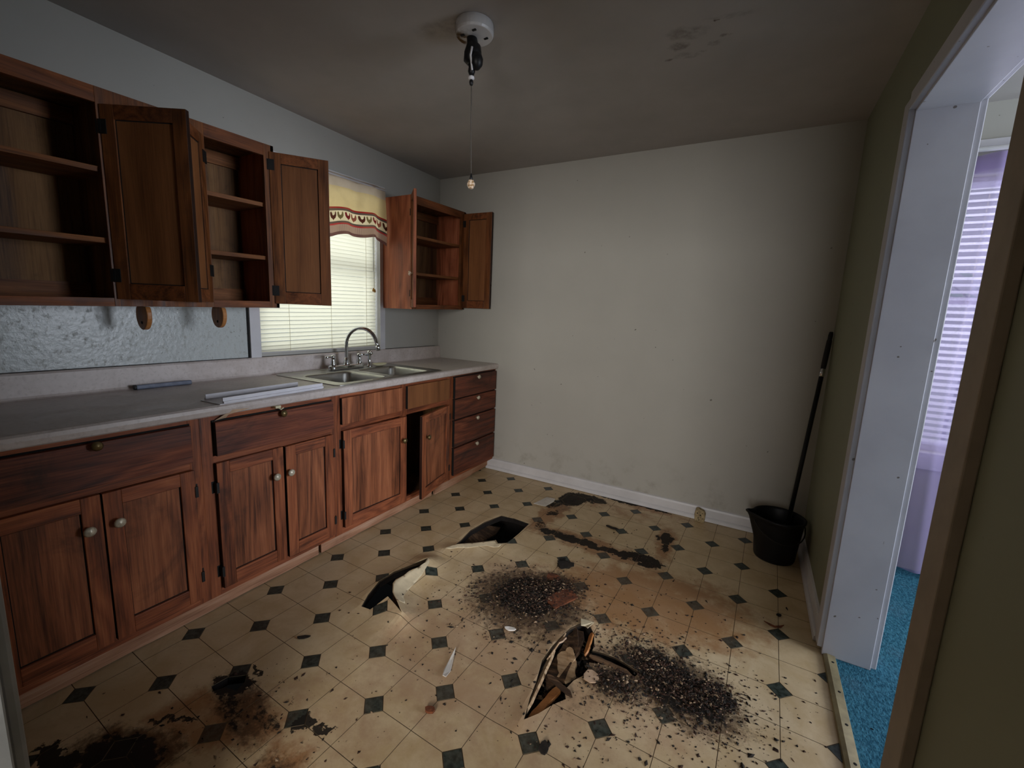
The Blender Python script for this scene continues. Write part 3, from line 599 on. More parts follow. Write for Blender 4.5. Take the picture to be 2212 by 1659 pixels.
# ================================================================== CABINET PARTS
def door(parent, name, hinge, ang, w, z0, z1, side, mats, tilt=False, t=.019, fw=.05, knob=None, hinges=None, knobmat='worn_knob', inner=None, edge='oak_dark_edge'):
    """framed door; u runs from the hinge to the free edge at angle ang (xy plane); n points out of the cabinet when closed; side=+1/-1 mirrors n"""
    hx, hy = hinge; ux, uy = math.cos(ang), math.sin(ang); nx, ny = (uy*side, -ux*side)
    def T(u, n, z):
        q = (hx+ux*u+nx*n, hy+uy*u+ny*n, z); return (q[0], q[1], q[2]+TILT*hy) if tilt else q
    fr, rl, pn = mats
    mb = MB(); B = lambda u0, u1, n0, n1, a, b, mi=0, fm=None: mb.box(u0, u1, n0, n1, a, b, mi, fm)
    B(0, fw, 0, t, z0, z1, 0, {5: 2}); B(w-fw, w, 0, t, z0, z1, 0, {3: 2}); B(fw, w-fw, 0, t, z0, z0+fw+.01, 1); B(fw, w-fw, 0, t, z1-fw, z1, 1)
    o = build(name, mb.map(T), [fr, rl, edge], parent, bevel=.0015)
    build('panel', MB().box(fw-.004, w-fw+.004, .006, t-.009, z0+fw+.006, z1-fw+.004).map(T), inner or pn, o)
    # black line where panel meets frame
    e = .0035; m2 = MB()
    for n0, n1 in ((t-.0092, t-.0085), (.0055, .0062)):
        a0, a1, b0, b1 = fw, w-fw, z0+fw+.01, z1-fw
        m2.box(a0, a0+e, n0, n1, b0, b1).box(a1-e, a1, n0, n1, b0, b1).box(a0, a1, n0, n1, b0, b0+e).box(a0, a1, n0, n1, b1-e, b1)
    build('seam_line', m2.map(T), 'grime_gap_black', o)
    if knob:
        ku, kz = knob; c = T(ku, t, kz); prof = [(.006, 0), (.006, .010), (.015, .016), (.017, .022), (.012, .028), (0, .030)]
        mk = MB().lathe((0, 0, 0), prof, 16)
        mk.map(lambda x, y, z: (c[0]+nx*z+ux*x, c[1]+ny*z+uy*x, c[2]+y)); build('knob', mk, knobmat, o, smooth=True)
    for hz in (hinges or ()):
        build('hinge', MB().box(-.014, .022, -.003, .0005, hz-.025, hz+.025).box(-.006, .004, -.004, t+.004, hz-.022, hz+.022).map(T), 'iron', o)
    return o
wood('oak_dark_edge', srgb(20, 9, 6), srgb(46, 22, 13), srgb(70, 36, 22), 'z', 1, .8)
def drawer(parent, y0, y1, z0, z1, x=.612, knob=True, name='drawer', kz=None, tilt_deg=0, mat='oak_across', kmat='brass_knob'):
    t = .019; mb = MB().box(x, x+t, y0, y1, z0, z1, 0, {2: 1, 0: 1}); xm = (y0+y1)/2
    tl = math.radians(tilt_deg); mb.map(lambda a, b, c: (a + math.tan(tl)*(b-y1)*-1 if tl else a, b, c))
    o = build(name, mb, [mat, 'grime_gap_black'], parent, bevel=.0015)
    build('gap_strip', MB().box(.6102, x, y0-.004, y1+.004, z1-.004, z1+.006), 'grime_gap_black', o)  # black strip standing in for the dark gap above the front
    if knob:
        prof = [(.007, 0), (.006, .008), (.014, .013), (.016, .019), (.011, .025), (0, .027)]
        mk = MB().lathe((x+t, xm, kz or z1-.012), prof, 16, 'x'); build('knob', mk, kmat, o, smooth=True)
    return o
def carcass(root, y0, y1, rails, stiles, bottom=.09, top=.868):
    mb = MB().box(.012, .592, y0, y0+.016, bottom, top).box(.012, .592, y1-.016, y1, bottom, top).box(.012, .592, y0+.016, y1-.016, bottom, bottom+.016).box(.006, .012, y0, y1, bottom, top)
    build('body', mb, 'cab_inside', root)
    for (a, b) in stiles: build('stile', MB().box(.592, .611, a, b, bottom, top), 'oak_frame', root, bevel=.001)
    for (a, b, c, d) in rails: build('rail', MB().box(.592, .6108, a, b, c, d), 'oak_rail', root, bevel=.001)
OAK = ('oak_frame', 'oak_rail', 'oak_up')
PI2 = PI/2
# unit nearest the camera
u1 = thing('base_cabinet', (.3, -2.55, 0), 'oak base cabinet nearest the camera with two doors and a wide drawer', 'cabinet')
carcass(u1, -2.90, -2.215, [(-2.80, -2.255, .845, .868), (-2.80, -2.255, .668, .70), (-2.80, -2.255, .09, .125)], [(-2.90, -2.80), (-2.255, -2.215)])
drawer(u1, -2.805, -2.252, .700, .845, kz=.838)
door(u1, 'door', (.612, -2.805), PI2, .275, .125, .670, 1, OAK, knob=(.235, .56), hinges=(.22, .58))
door(u1, 'door', (.612, -2.250), -PI2, .275, .125, .668, -1, OAK, knob=(.243, .56), hinges=(.22, .58))
u2 = thing('base_cabinet', (.3, -1.9, 0), 'oak base cabinet between the sink unit and the near unit with a dark drawer', 'cabinet')
carcass(u2, -2.215, -1.585, [(-2.175, -1.612, .845, .868), (-2.175, -1.612, .668, .70), (-2.175, -1.612, .09, .125)], [(-2.215, -2.172), (-1.615, -1.585)])
drawer(u2, -2.168, -1.613, .702, .842, x=.616, kz=.832)
door(u2, 'door', (.612, -2.172), PI2, .284, .122, .672, 1, OAK, knob=(.238, .545), hinges=(.20, .57))
door(u2, 'door', (.612, -1.615), -PI2, .262, .118, .668, -1, OAK, knob=(.25, .545), hinges=(.20, .57))
build('latch', MB().box(.611, .640, -1.92, -1.895, .858, .868).tube([(.632, -1.905, .86), (.640, -1.895, .850), (.642, -1.885, .857)], .003, 6), 'cream_plastic', u2)
u3 = thing('sink_cabinet', (.3, -1.1, 0), 'oak sink cabinet with one closed door and one door standing ajar', 'cabinet')
carcass(u3, -1.585, -.615, [(-1.555, -.645, .848, .868), (-1.555, -.645, .668, .705), (-1.555, -.645, .09, .125)], [(-1.585, -1.552), (-1.112, -1.058), (-.646, -.615)])
build('false_drawer', MB().box(.612, .630, -1.557, -1.112, .706, .848, 0, {2: 1}), ['oak_up', 'grime_gap_black'], u3, bevel=.0015)
build('false_drawer', MB().box(.612, .630, -1.066, -.644, .706, .850, 0, {2: 1}), ['ply_panel', 'grime_gap_black'], u3, bevel=.0015)
door(u3, 'door', (.612, -1.551), math.radians(86.5), .448, .128, .672, 1, OAK, knob=(.415, .53), hinges=(.20, .60), knobmat='brass_knob')
door(u3, 'door', (.612, -.642), math.radians(-78), .395, .118, .664, -1, OAK, knob=(.34, .52), hinges=(.2, .58), knobmat='brass_knob')
u4 = thing('drawer_cabinet', (.3, -.3, 0), 'narrow oak cabinet of four drawers against the end wall', 'cabinet')
carcass(u4, -.615, -.004, [(-.582, -.012, .852, .868), (-.582, -.012, .09, .118), (-.582, -.012, .692, .702), (-.582, -.012, .532, .544), (-.582, -.012, .325, .335)], [(-.615, -.580), (-.020, -.004)])
for i, (a, b) in enumerate(((.700, .852), (.545, .690), (.336, .532), (.118, .324))): drawer(u4, -.580, -.022, a, b, kz=b-.020, kmat='worn_knob')
# kick boards
for (a, b, x, lb, cut) in ((-2.90, -1.668, .560, 'long bleached kick board under the two near cabinets', 0), (-1.650, -.735, .556, 'bleached kick board under the sink cabinet', 0), (-.712, -.004, .566, 'rotted kick board under the drawer cabinet', 1)):
    pts = [(a, .0895), (b, .0895)]; n = 14
    for k in range(n+1):
        t = k/n; y = b+(a-b)*t; pts.append((y, .003 + (.022*max(0, 1-t*2)*R.uniform(.6, 1.3) if cut else R.uniform(0, .004))))
    o = build('kick_board', MB().prism(pts, lambda p, q, t: (t, p, q), x-.018, x), 'kick_wood', None, bevel=.0015); tag(o, lb, 'board', 'kick boards')
# ------------------------------------------------------------------ worktop with sink cut-out
wt = thing('worktop', (.3, -1.45, .868), 'long mottled cream laminate worktop with upstand', 'worktop')
SX0, SX1, SY0, SY1 = .075, .598, -1.545, -.715
ct = MB(); v2, tr = cdt([(.002, YF+.022), (.615, YF+.022), (.615, -.002), (.002, -.002)], [[(SX0, SY0), (SX1, SY0), (SX1, SY1), (SX0, SY1)]]); slab(ct, v2, tr, .910, .040)
build('top', ct, 'laminate', wt)
build('front_edge', MB().prism([(.6145, .870), (.628, .868), (.634, .873), (.637, .890), (.634, .903), (.626, .909), (.6145, .910)], lambda a, b, t: (a, t, b), YF+.022, -.002), 'laminate', wt, smooth='auto')
build('upstand', MB().prism([(.0045, .9095), (.040, .9095), (.030, .914), (.026, .922), (.026, 1.006), (.020, 1.013), (.0045, 1.015)], lambda a, b, t: (a, t, b), YF+.022, -.002), 'laminate', wt)
build('seam_line', MB().box(.0005, .010, YF+.03, -.05, 1.0148, 1.0165), 'grime_gap_black', wt)
build('loose_laminate', MB().add([(.636, -2.10, .884), (.638, -2.03, .880), (.634, -2.115, .866), (.620, -2.165, .846), (.622, -2.12, .852)], [(0, 1, 2), (0, 2, 4, 3)]), 'tan_paper', wt)
# sink
sk = thing('sink', (.33, -1.13, .90), 'double bowl stainless steel sink set in the worktop', 'sink')
bw = [(.215, .566, -1.505, -1.165), (.215, .566, -1.115, -.775)]
rim = MB(); v2, tr = cdt(rrect(.060, .613, -1.560, -.700, .03), [rrect(*b, .05) for b in bw]); slab(rim, v2, tr, .9145, .004)
build('rim', rim, 'stainless', sk)
ol = MB(); A, Bq = rrect(.060, .613, -1.560, -.700, .03), rrect(.068, .605, -1.552, -.708, .025)
ol.add([(x, y, .9145) for x, y in A]+[(x, y, .9185) for x, y in Bq]+[(x*.98+.336*.02, y*.985-1.13*.015, .9148) for x, y in Bq], [(i, (i+1) % len(A), len(A)+(i+1) % len(A), len(A)+i) for i in range(len(A))]+[(len(A)+i, len(A)+(i+1) % len(A), 2*len(A)+(i+1) % len(A), 2*len(A)+i) for i in range(len(A))])
build('rim_bead', ol, 'stainless', sk, smooth=True)
for b in bw:
    m = MB(); loops = []
    for ins, z, r in ((-.004, .9145, .054), (0, .9165, .05), (.004, .913, .047), (.010, .90, .045), (.016, .80, .045), (.022, .755, .05), (.045, .742, .05)):
        loops.append([(x, y, z) for x, y in rrect(b[0]+ins, b[1]-ins, b[2]+ins, b[3]-ins, r, 6)])
    n = len(loops[0]); vs = [p for l in loops for p in l]; fs = [(i*n+k, i*n+(k+1) % n, (i+1)*n+(k+1) % n, (i+1)*n+k) for i in range(len(loops)-1) for k in range(n)] + [tuple((len(loops)-1)*n+k for k in range(n))]
    o = build('bowl', m.add(vs, fs), 'stainless', sk, smooth=True)
    build('drain', MB().lathe(((b[0]+b[1])/2, (b[2]+b[3])/2, .7425), [(.045, 0), (.043, .003), (.03, .002), (.012, .001), (0, .001)], 20), 'chrome', o, smooth=True)
# faucet
fa = thing('faucet', (.135, -1.11, .918), 'chrome kitchen faucet with high curved spout and two levers', 'faucet')
fx, fy = .130, -1.105
build('base_plate', MB().prism(rrect(fx-.026, fx+.026, fy-.135, fy+.135, .024), lambda a, b, t: (a, b, t), .9148, .945), 'chrome', fa, smooth='auto', bevel=.006, seg=3)
ph = math.radians(16); ux, uy = math.cos(ph), math.sin(ph); rad = .112
path = [(fx, fy, .94), (fx, fy, .99), (fx, fy, 1.06)] + [(fx+ux*rad*(1-math.cos(a)), fy+uy*rad*(1-math.cos(a)), 1.07+rad*1.05*math.sin(a)) for a in [PI*k/16 for k in range(0, 16)]]
e = path[-1]; path.append((e[0]+.008*ux, e[1]+.008*uy, e[2]-.022))
build('spout', MB().tube(path, [.0115]*len(path), 12), 'chrome', fa, smooth=True)
e2 = path[-1]; build('spout_tip', MB().tube([(e2[0]-.002, e2[1], e2[2]+.012), e2, (e2[0]+.004*ux, e2[1]+.004*uy, e2[2]-.022)], [.0125, .0145, .0135], 12), 'chrome', fa, smooth=True)
build('spout_collar', MB().lathe((fx, fy, .944), [(.024, 0), (.022, .012), (.016, .03), (.013, .045), (.012, .046)], 16), 'chrome', fa, smooth=True)
for sgn in (-1, 1):
    y = fy+sgn*.105; h = build('lever', MB().lathe((fx, y, .944), [(.020, 0), (.019, .010), (.013, .035), (.012, .046), (.016, .052), (.015, .062), (.008, .068), (0, .069)], 16), 'chrome', fa, smooth=True)
    build('lever_arm', MB().tube([(fx, y, 1.000), (fx+.006, y+sgn*.03, 1.003), (fx+.010, y+sgn*.062, 1.000)], [.008, .006, .0075], 10), 'chrome', h, smooth=True)
sy = thing('sink_sprayer', (.150, -.93, .918), 'chrome side sprayer standing right of the faucet', 'sprayer')
build('body', MB().lathe((.150, -.93, .9148), [(.020, 0), (.019, .008), (.012, .014), (.011, .055), (.014, .085), (.014, .100), (.010, .112), (0, .114)], 14), 'chrome', sy, smooth=True)
build('nozzle', MB().lathe((.160, -.93, 1.012), [(.011, 0), (.013, .008), (.010, .016), (0, .017)], 12, 'x'), 'chrome', sy, smooth=True)
so = build('soap_dish', MB().lathe((0, 0, 0), [(.2, 0), (.55, 0), (.9, .008), (1.0, .016), (.95, .0165), (.7, .012), (0, .011)], 28).map(lambda x, y, z: (.170+x*.036, -.855+y*.062, .9190+z)), 'cream_plastic', None, smooth=True)
tag(so, 'flat cream oval soap dish on the sink deck', 'soap dish')
# ------------------------------------------------------------------ things on the worktop
tx = lambda x, y, z: (.555 + (x)*math.cos(.06) - (y)*math.sin(.06)*-1*-1, -1.90 + y*math.cos(.06) + x*math.sin(.06), z)
ty = thing('plastic_trim_piece', (.55, -1.9, .91), 'white plastic channel trim with two raised lips lying at the worktop edge', 'trim piece')
build('tray_base', MB().box(-.066, .066, -.25, .245, .9103, .9135).map(tx), 'white_plastic', ty)
for s, l0, l1 in ((-1, -.235, .20), (1, -.235, .25)):
    build('lip', MB().prism([(.060*s, .9125), (.066*s, .9125), (.066*s, .921), (.060*s, .922), (.060*s, .936), (.056*s, .936), (.056*s, .918)], lambda a, b, t: tx(a, t, b), l0, l1), 'white_plastic', ty)
br = thing('plastic_bar', (.05, -2.08, .91), 'scuffed grey blue plastic bar lying against the upstand', 'bar')
build('bar', MB().prism(rrect(-.010, .010, 0, .020, .006, 3), lambda a, b, t: (.062+a+.0*t, t, .9105+b), -2.205, -1.985), 'grey_blue_plastic', br, bevel=.003)
build('end_cap', MB().prism(rrect(-.0105, .0105, -.0003, .0205, .006, 3), lambda a, b, t: (.062+a, t, .9108+b), -2.212, -2.204), 'black_plastic', br)
# ================================================================== UPPER CABINETS
UP = ('upper_frame', 'upper_rail', 'ply_panel')
def upper(root, y0, y1, zb, zt, D, openings, shelves, mid=(), side_mat='side_panel_oak'):
    z = lambda mb: mb.map(tz)
    build('body', z(MB().box(.006, D-.018, y0, y0+.016, zb, zt).box(.006, D-.018, y0+.016, y1-.016, zb+.012, zb+.028).box(.006, D-.018, y0+.016, y1-.016, zt-.02, zt-.004)), 'cab_inside', root)
    build('side_panel', z(MB().box(.004, D, y1-.016, y1, zb, zt)), side_mat, root, bevel=.001)
    build('side_panel', z(MB().box(.004, D, y0-.001, y0+.003, zb, zt)), side_mat, root)
    build('back_panel', z(MB().box(.003, .007, y0+.003, y1-.016, zb+.012, zt-.004)), 'cab_inside', root)
    for a in (zb+.03, zt-.085): build('hanging_strip', z(MB().box(.007, .022, y0+.016, y1-.016, a, a+.06)), 'shelf_wood', root)
    ys = [y0]+[q for o in openings for q in o]+[y1]
    for i in range(0, len(ys), 2): build('stile', z(MB().box(D-.018, D, ys[i], ys[i+1], zb, zt)), 'upper_frame', root, bevel=.001)
    for a, b in openings:
        build('rail', z(MB().box(D-.018, D-.0004, a, b, zt-.055, zt)), 'upper_rail', root, bevel=.001); build('rail', z(MB().box(D-.018, D-.0004, a, b, zb, zb+.032)), 'upper_rail', root, bevel=.001)
        for s in shelves: build('shelf', z(MB().box(.008, D-.022, a-.02, b+.02, s-.010, s+.009)), 'shelf_wood', root, bevel=.001)
    for m in mid: build('divider', z(MB().box(.007, D-.018, m-.008, m+.008, zb+.028, zt-.02)), 'cab_inside', root)
ZB, ZT, D = 1.338, 2.120, .290
c1 = thing('upper_cabinet', (.15, -2.25, 1.28), 'long oak upper cabinet left of the kitchen window with doors hanging open', 'cabinet')
upper(c1, -2.90, -1.655, ZB, ZT, D, [(-2.86, -2.325), (-1.968, -1.706)], [1.585, 1.840], mid=(-2.30, -1.985))
h2 = (1.338+.09, 2.06)
door(c1, 'door', (D+.004, -2.318), math.radians(32), .305, 1.366, 2.062, -1, UP, True, hinges=(1.455, 1.985), knob=(.265, 1.45), knobmat='worn_knob')
door(c1, 'door', (D+.004, -1.972), math.radians(-45), .180, 1.360, 2.068, 1, UP, True, hinges=(1.50, 1.98), fw=.045)
door(c1, 'door', (D+.004, -1.682), math.radians(52), .268, 1.360, 2.090, -1, UP, True, hinges=(1.425, 2.03), knob=(.23, 1.45), edge='upper_frame')
c3 = thing('upper_cabinet', (.15, -.35, 1.3), 'small oak upper cabinet between the kitchen window and the end wall', 'cabinet')
upper(c3, -.662, -.030, ZB, 2.117, D, [(-.612, -.088)], [1.590, 1.848], side_mat='side_panel_oak')
build('side_panel', MB().box(.004, D, -.6645, -.6625, ZB, 2.117).map(tz), 'side_panel_oak', c3)
door(c3, 'door', (D+.004, -.655), math.radians(-42), .20, 1.350, 2.108, 1, UP, True, hinges=(1.45, 2.0), knob=(.165, 1.575), fw=.045, knobmat='pearl_knob', edge='side_panel_oak')
door(c3, 'door', (D+.004, -.058), math.radians(2), .262, 1.352, 2.100, -1, UP, True, hinges=(1.43, 2.02), knob=(.235, 1.54), knobmat='grime_gap_black')
# paper towel brackets
for y, lb in ((-2.212, 'oval wooden paper towel bracket farther from the window under the long upper cabinet'), (-1.918, 'oval wooden paper towel bracket nearer the window under the long upper cabinet')):
    bk = thing('towel_bracket', (.225, y, 1.27), lb, 'bracket', 'paper towel brackets')
    zt_ = ZB-.002+TILT*y; cz = zt_-.036
    def ov(s, n=28): return [(.222+.052*s*math.cos(2*PI*k/n), cz+.060*s*math.sin(2*PI*k/n)) for k in range(n)]
    cl = [(a, min(b, zt_)) for a, b in ov(1.0)]
    build('plate', MB().prism(cl, lambda a, b, t: (a, t, b), y-.008, y+.010), 'bracket_wood', bk, bevel=.003)
    build('peg_hole', MB().lathe((.222, y-.0092, cz-.030), [(.006, 0), (.006, .001), (0, .001)], 12, 'y'), 'grime_gap_black', bk)
# ================================================================== CEILING LAMP HOLDER
lf = thing('lamp_holder', (1.388, -1.53, H), 'white porcelain ceiling lamp holder with a broken black socket', 'lamp holder')
lc = (1.388, -1.53)
build('base', MB().lathe((*lc, H), [(.072, 0), (.074, -.012), (.074, -.034), (.070, -.042), (.03, -.046), (0, -.046)], 32), 'porcelain_stained', lf, smooth='auto', bevel=.002)
for a in (.6, 2.0, 3.9, 5.3): build('screw_slot', MB().box(lc[0]+.045*math.cos(a)-.008, lc[0]+.045*math.cos(a)+.008, lc[1]+.045*math.sin(a)-.004, lc[1]+.045*math.sin(a)+.004, H-.0475, H-.043), 'grime_gap_black', lf)
k0 = H-.046
build('socket', MB().lathe((lc[0]-.006, lc[1], k0-.10), [(0, 0), (.020, .004), (.030, .02), (.034, .045), (.028, .07), (.022, .08), (.020, .10), (0, .1)], 14).map(lambda x, y, z: (x+.006*math.sin(z*90), y, z)), 'black_plastic', lf, smooth=True)
build('socket', MB().lathe((lc[0]+.022, lc[1]-.01, k0-.125), [(0, 0), (.010, .004), (.022, .02), (.024, .04), (.016, .06), (0, .065)], 12), 'black_plastic', lf, smooth=True)
build('socket', MB().lathe((lc[0]-.006, lc[1]-.004, k0-.135), [(0, 0), (.010, .003), (.014, .015), (.012, .03), (.016, .045), (0, .05)], 12), 'black_plastic', lf, smooth=True)
build('wire', MB().tube([(lc[0]+.012, lc[1]-.03, k0-.05), (lc[0]+.010, lc[1]-.035, k0-.08), (lc[0]+.008, lc[1]-.02, k0-.125)], .004, 8), 'white_trim', lf, smooth=True)
build('cord_collar', MB().lathe((lc[0]-.006, lc[1]-.004, k0-.150), [(.006, 0), (.012, .005), (.011, .012), (.004, .016)], 12), 'white_trim', lf, smooth=True)
build('pull_cord', MB().tube([(lc[0]-.006, lc[1]-.004, k0-.14), (lc[0]-.004, lc[1]-.003, 2.05), (lc[0]+.002, lc[1], 1.86)], .0017, 6), 'cord_grey', lf)
build('cord_tip', MB().lathe((lc[0]-.006, lc[1]-.004, k0-.172), [(0, 0), (.006, .004), (.008, .014), (.006, .024), (0, .025)], 10), 'black_plastic', lf, smooth=True)
build('pull_cone', MB().lathe((lc[0]+.002, lc[1], 1.842), [(.007, 0), (.006, .010), (.002, .026), (0, .027)], 10), 'black_plastic', lf, smooth=True)
build('pull_knob', MB().lathe((lc[0]+.002, lc[1], 1.808), [(0, 0), (.009, .003), (.0155, .014), (.016, .022), (.010, .034), (.004, .037)], 12), 'pearl_knob', lf)
# ================================================================== BUCKET AND MOP
bx, by = 2.692, -.272
bu = thing('mop_bucket', (bx, by, 0), 'black plastic mop bucket with a pouring spout in the corner', 'bucket')
def bucket_prof():
    seg = 48; rows = [(.100, .001), (.104, .012), (.112, .10), (.124, .22), (.127, .238), (.133, .242), (.133, .252), (.126, .254), (.120, .240), (.108, .10), (.098, .016), (0, .014)]
    m = MB(); v = []; f = []
    for r, h in rows:
        for k in range(seg):
            a = 2*PI*k/seg; s = 0; dz = 0
            if h > .15 and r > .1:
                dd = (a-PI*1.08); dd = (dd+PI) % (2*PI)-PI; s = .042*math.exp(-(dd/.22)**2)*((h-.15)/.1)
                dz = .010*math.exp(-(dd/.22)**2)*((h-.15)/.1)
            v.append((bx+(r+s)*math.cos(a), by+(r+s)*math.sin(a), h+dz))
    for i in range(len(rows)-1):
        for k in range(seg): f.append((i*seg+k, i*seg+(k+1) % seg, (i+1)*seg+(k+1) % seg, (i+1)*seg+k))
    f.append(tuple(range(seg-1, -1, -1))); return m.add(v, f)
build('pail', bucket_prof(), 'black_plastic', bu, smooth=True)
hp = []
for k in range(15):
    t = PI*k/14; hp.append((bx+.131*math.cos(t+.35-PI), by+.131*math.sin(t+.35-PI)*1.0, .225 - .085*math.sin(t)))
build('bail_handle', MB().tube([(p[0]*1.0, p[1]-.006, p[2]) for p in hp], .0032, 8), 'iron', bu, smooth=True)
mo = thing('mop', (2.745, -.215, 0), 'black mop handle leaning into the corner from the bucket', 'mop')
ma, mz = Vector((2.735, -.215, .045)), Vector((2.829, -.024, 1.292))
L = lambda t: tuple(ma+(mz-ma)*t)
build('pole', MB().tube([L(0), L(.80)], .0115, 12), 'black_plastic', mo, smooth=True)
build('collar', MB().tube([L(.798), L(.815), L(.835)], [.0125, .0145, .0125], 12), 'chrome', mo, smooth=True)
build('grip', MB().tube([L(.833), L(.86), L(.92), L(.96), L(.965), L(.985), L(1.0)], [.0125, .0135, .0135, .013, .0105, .0115, .009], 12), 'black_rubber', mo, smooth=True)
hd = MB().lathe(tuple(ma), [(.055, -.026), (.06, -.01), (.04, .02), (.018, .05), (.012, .06)], 16); build('mop_head', hd, 'black_rubber', mo, smooth=True)
# pitted block by the baseboard
ob = MB().prism([(-.026, .001), (.033, .001), (.036, .06), (.026, .082), (.006, .088), (-.008, .094), (-.026, .090), (-.032, .05)], lambda a, b, t: (2.268+a, -t, b), .0265, .060)
blk = thing('pitted_block', (2.268, -.04, 0), 'small yellowed pitted block resting against the end wall baseboard', 'block')
build('body', ob, 'yellowed_block', blk, bevel=.005)
for (a, b, r) in ((.006, .052, .005), (-.006, .030, .004), (.000, .018, .004), (-.014, .062, .004), (.016, .066, .003), (.02, .03, .003)):
    build('pit', MB().lathe((2.268+a, -.0606, b), [(r, 0), (r, .0008), (0, .0008)], 8, 'y'), 'grime_gap_black', blk)
# ================================================================== FLOOR WRECKAGE
def chunk(mb, c, s, flat=.45, mi=0, zmin=.0002):
    a = R.uniform(0, 2*PI); ca, sa = math.cos(a), math.sin(a); lx, ly, lz = s*R.uniform(.6, 1.6), s*R.uniform(.4, 1), s*flat*R.uniform(.5, 1.2)
    q = [(lx, 0, 0), (0, ly, 0), (-lx*R.uniform(.5, 1), 0, 0), (0, -ly*R.uniform(.5, 1), 0), (R.uniform(-.3, .3)*lx, 0, lz), (0, 0, -lz*.3)]
    q = [(x+R.uniform(-.2, .2)*s, y+R.uniform(-.2, .2)*s, z) for x, y, z in q]
    mb.add([(c[0]+ca*x-sa*y, c[1]+sa*x+ca*y, max(c[2]+z, zmin)) for x, y, z in q], [(0, 1, 4), (1, 2, 4), (2, 3, 4), (3, 0, 4), (1, 0, 5), (2, 1, 5), (3, 2, 5), (0, 3, 5)], mi)
def inpoly(x, y, poly):
    c = False; j = len(poly)-1
    for i in range(len(poly)):
        if (poly[i][1] > y) != (poly[j][1] > y) and x < (poly[j][0]-poly[i][0])*(y-poly[i][1])/(poly[j][1]-poly[i][1])+poly[i][0]: c = not c
        j = i
    return c
def scatter(name, label, n, blobs, smin, smax, heap=0.0, mats=('debris_black', 'debris_brown', 'debris_pale'), wts=(.42, .46, .12)):
    mb = MB(); k = 0
    while k < n:
        cx, cy, rx, ry, rot, w = R.choices(blobs, [b[5] for b in blobs])[0]
        u, v = R.gauss(0, .5), R.gauss(0, .5); a, b = u*rx, v*ry
        x, y = cx+math.cos(rot)*a-math.sin(rot)*b, cy+math.sin(rot)*a+math.cos(rot)*b
        k += 1
        if any(inpoly(x, y, h) for h in HOLES) or not (.58 < x < W-.03 and YF < y < -.03): continue
        s = smin + (smax-smin)*R.random()**3
        z = lift(x, y) + heap*math.exp(-(u*u+v*v)*2.0)*R.random()
        chunk(mb, (x, y, z+.0008), s, .5, R.choices((0, 1, 2), wts)[0])
    return tag(build(name, mb, list(mats)), label, 'debris', None, 'stuff')
scatter('debris_pile', 'heap of dark rotten crumbs in the middle of the floor', 5200, [(1.665, -1.35, .19, .16, 0, 3), (1.75, -1.24, .14, .11, .3, 1.5), (1.64, -1.45, .26, .2, 0, 1.3)], .0015, .009, .024)
scatter('debris_pile', 'heap of dark rotten crumbs beside the star shaped hole', 6000, [(2.37, -1.53, .19, .11, -.25, 3), (2.46, -1.50, .10, .06, .3, 1.2), (2.24, -1.47, .16, .10, -.3, 1.2), (2.16, -1.63, .12, .10, 0, 1.1), (2.32, -1.5, .32, .22, -.2, 1.2)], .0015, .009, .022)
scatter('debris_litter', 'fine dark litter strewn over the vinyl floor', 2600, [(1.75, -1.4, .55, .42, .2, 2.2), (2.35, -1.5, .42, .36, 0, 2.2), (1.9, -.62, .45, .4, 0, .5), (2.2, -1.85, .5, .3, 0, 1.0), (1.2, -2.4, .45, .25, .3, .6), (1.45, -1.9, .45, .35, 0, .5), (1.5, -.2, .25, .12, 0, .5), (2.06, -.73, .12, .06, 0, .35)], .0015, .008)
scatter('debris_litter', 'coarse black crumbs scattered between the star shaped hole and the doorway', 170, [(2.3, -1.75, .5, .35, 0, 1.5), (2.4, -1.25, .45, .4, 0, 1), (1.75, -1.55, .6, .4, 0, 1)], .005, .014, 0, wts=(.9, .1, 0))
def flake(name, label, cat, c, pts, mat, th=.003, curl=0.0, rot=0.0, z=.001, group=None):
    ca, sa = math.cos(rot), math.sin(rot)
    def T(a, b, t): return (c[0]+ca*a-sa*b, c[1]+sa*a+ca*b, z+lift(*c)+t+curl*(a*a+b*b))
    return tag(build(name, MB().prism(pts, T, 0, th), mat, None), label, cat, group)
def ragged(rx, ry, n=14, j=.25, seed=1):
    q = random.Random(seed); return [(rx*math.cos(2*PI*k/n)*(1-j*q.random()), ry*math.sin(2*PI*k/n)*(1-j*q.random())) for k in range(n)]
flake('vinyl_flake', 'curved black flake inside the rust stained rectangle', 'flake', (1.80, -.47), ragged(.052, .016, 12, .3, 3), 'debris_black', .003, 3.0, -.15)
flake('vinyl_flake', 'black square flake behind the middle debris heap', 'flake', (1.708, -1.025), [(-.045, .02), (-.01, -.055), (.05, .0), (.045, .03), (.0, .035)], 'debris_black', .003, 1.5, .2)
flake('rusty_board_chip', 'rusty brown board chip at the edge of the middle debris heap', 'chip', (1.806, -1.29), [(-.04, -.075), (.035, -.085), (.045, .06), (.0, .075), (-.045, .05)], 'rust_flake', .007, 0, -.35)
flake('rusty_board_chip', 'small rusty chip on top of the middle debris heap', 'chip', (1.70, -1.16), ragged(.045, .03, 9, .3, 5), 'rust_flake', .006, 0, .3)
flake('vinyl_scrap', 'pale grey scrap of vinyl lying near the end wall', 'scrap', (1.285, -.37), [(-.03, -.09), (.05, -.06), (.04, .05), (.02, .09), (-.04, .07)], 'paper_white', .002, 1.0, -.25)
flake('paper_scrap', 'tan scrap beside the star shaped hole', 'scrap', (2.075, -1.655), ragged(.034, .036, 8, .35, 9), 'tan_paper', .004, 3, .2)
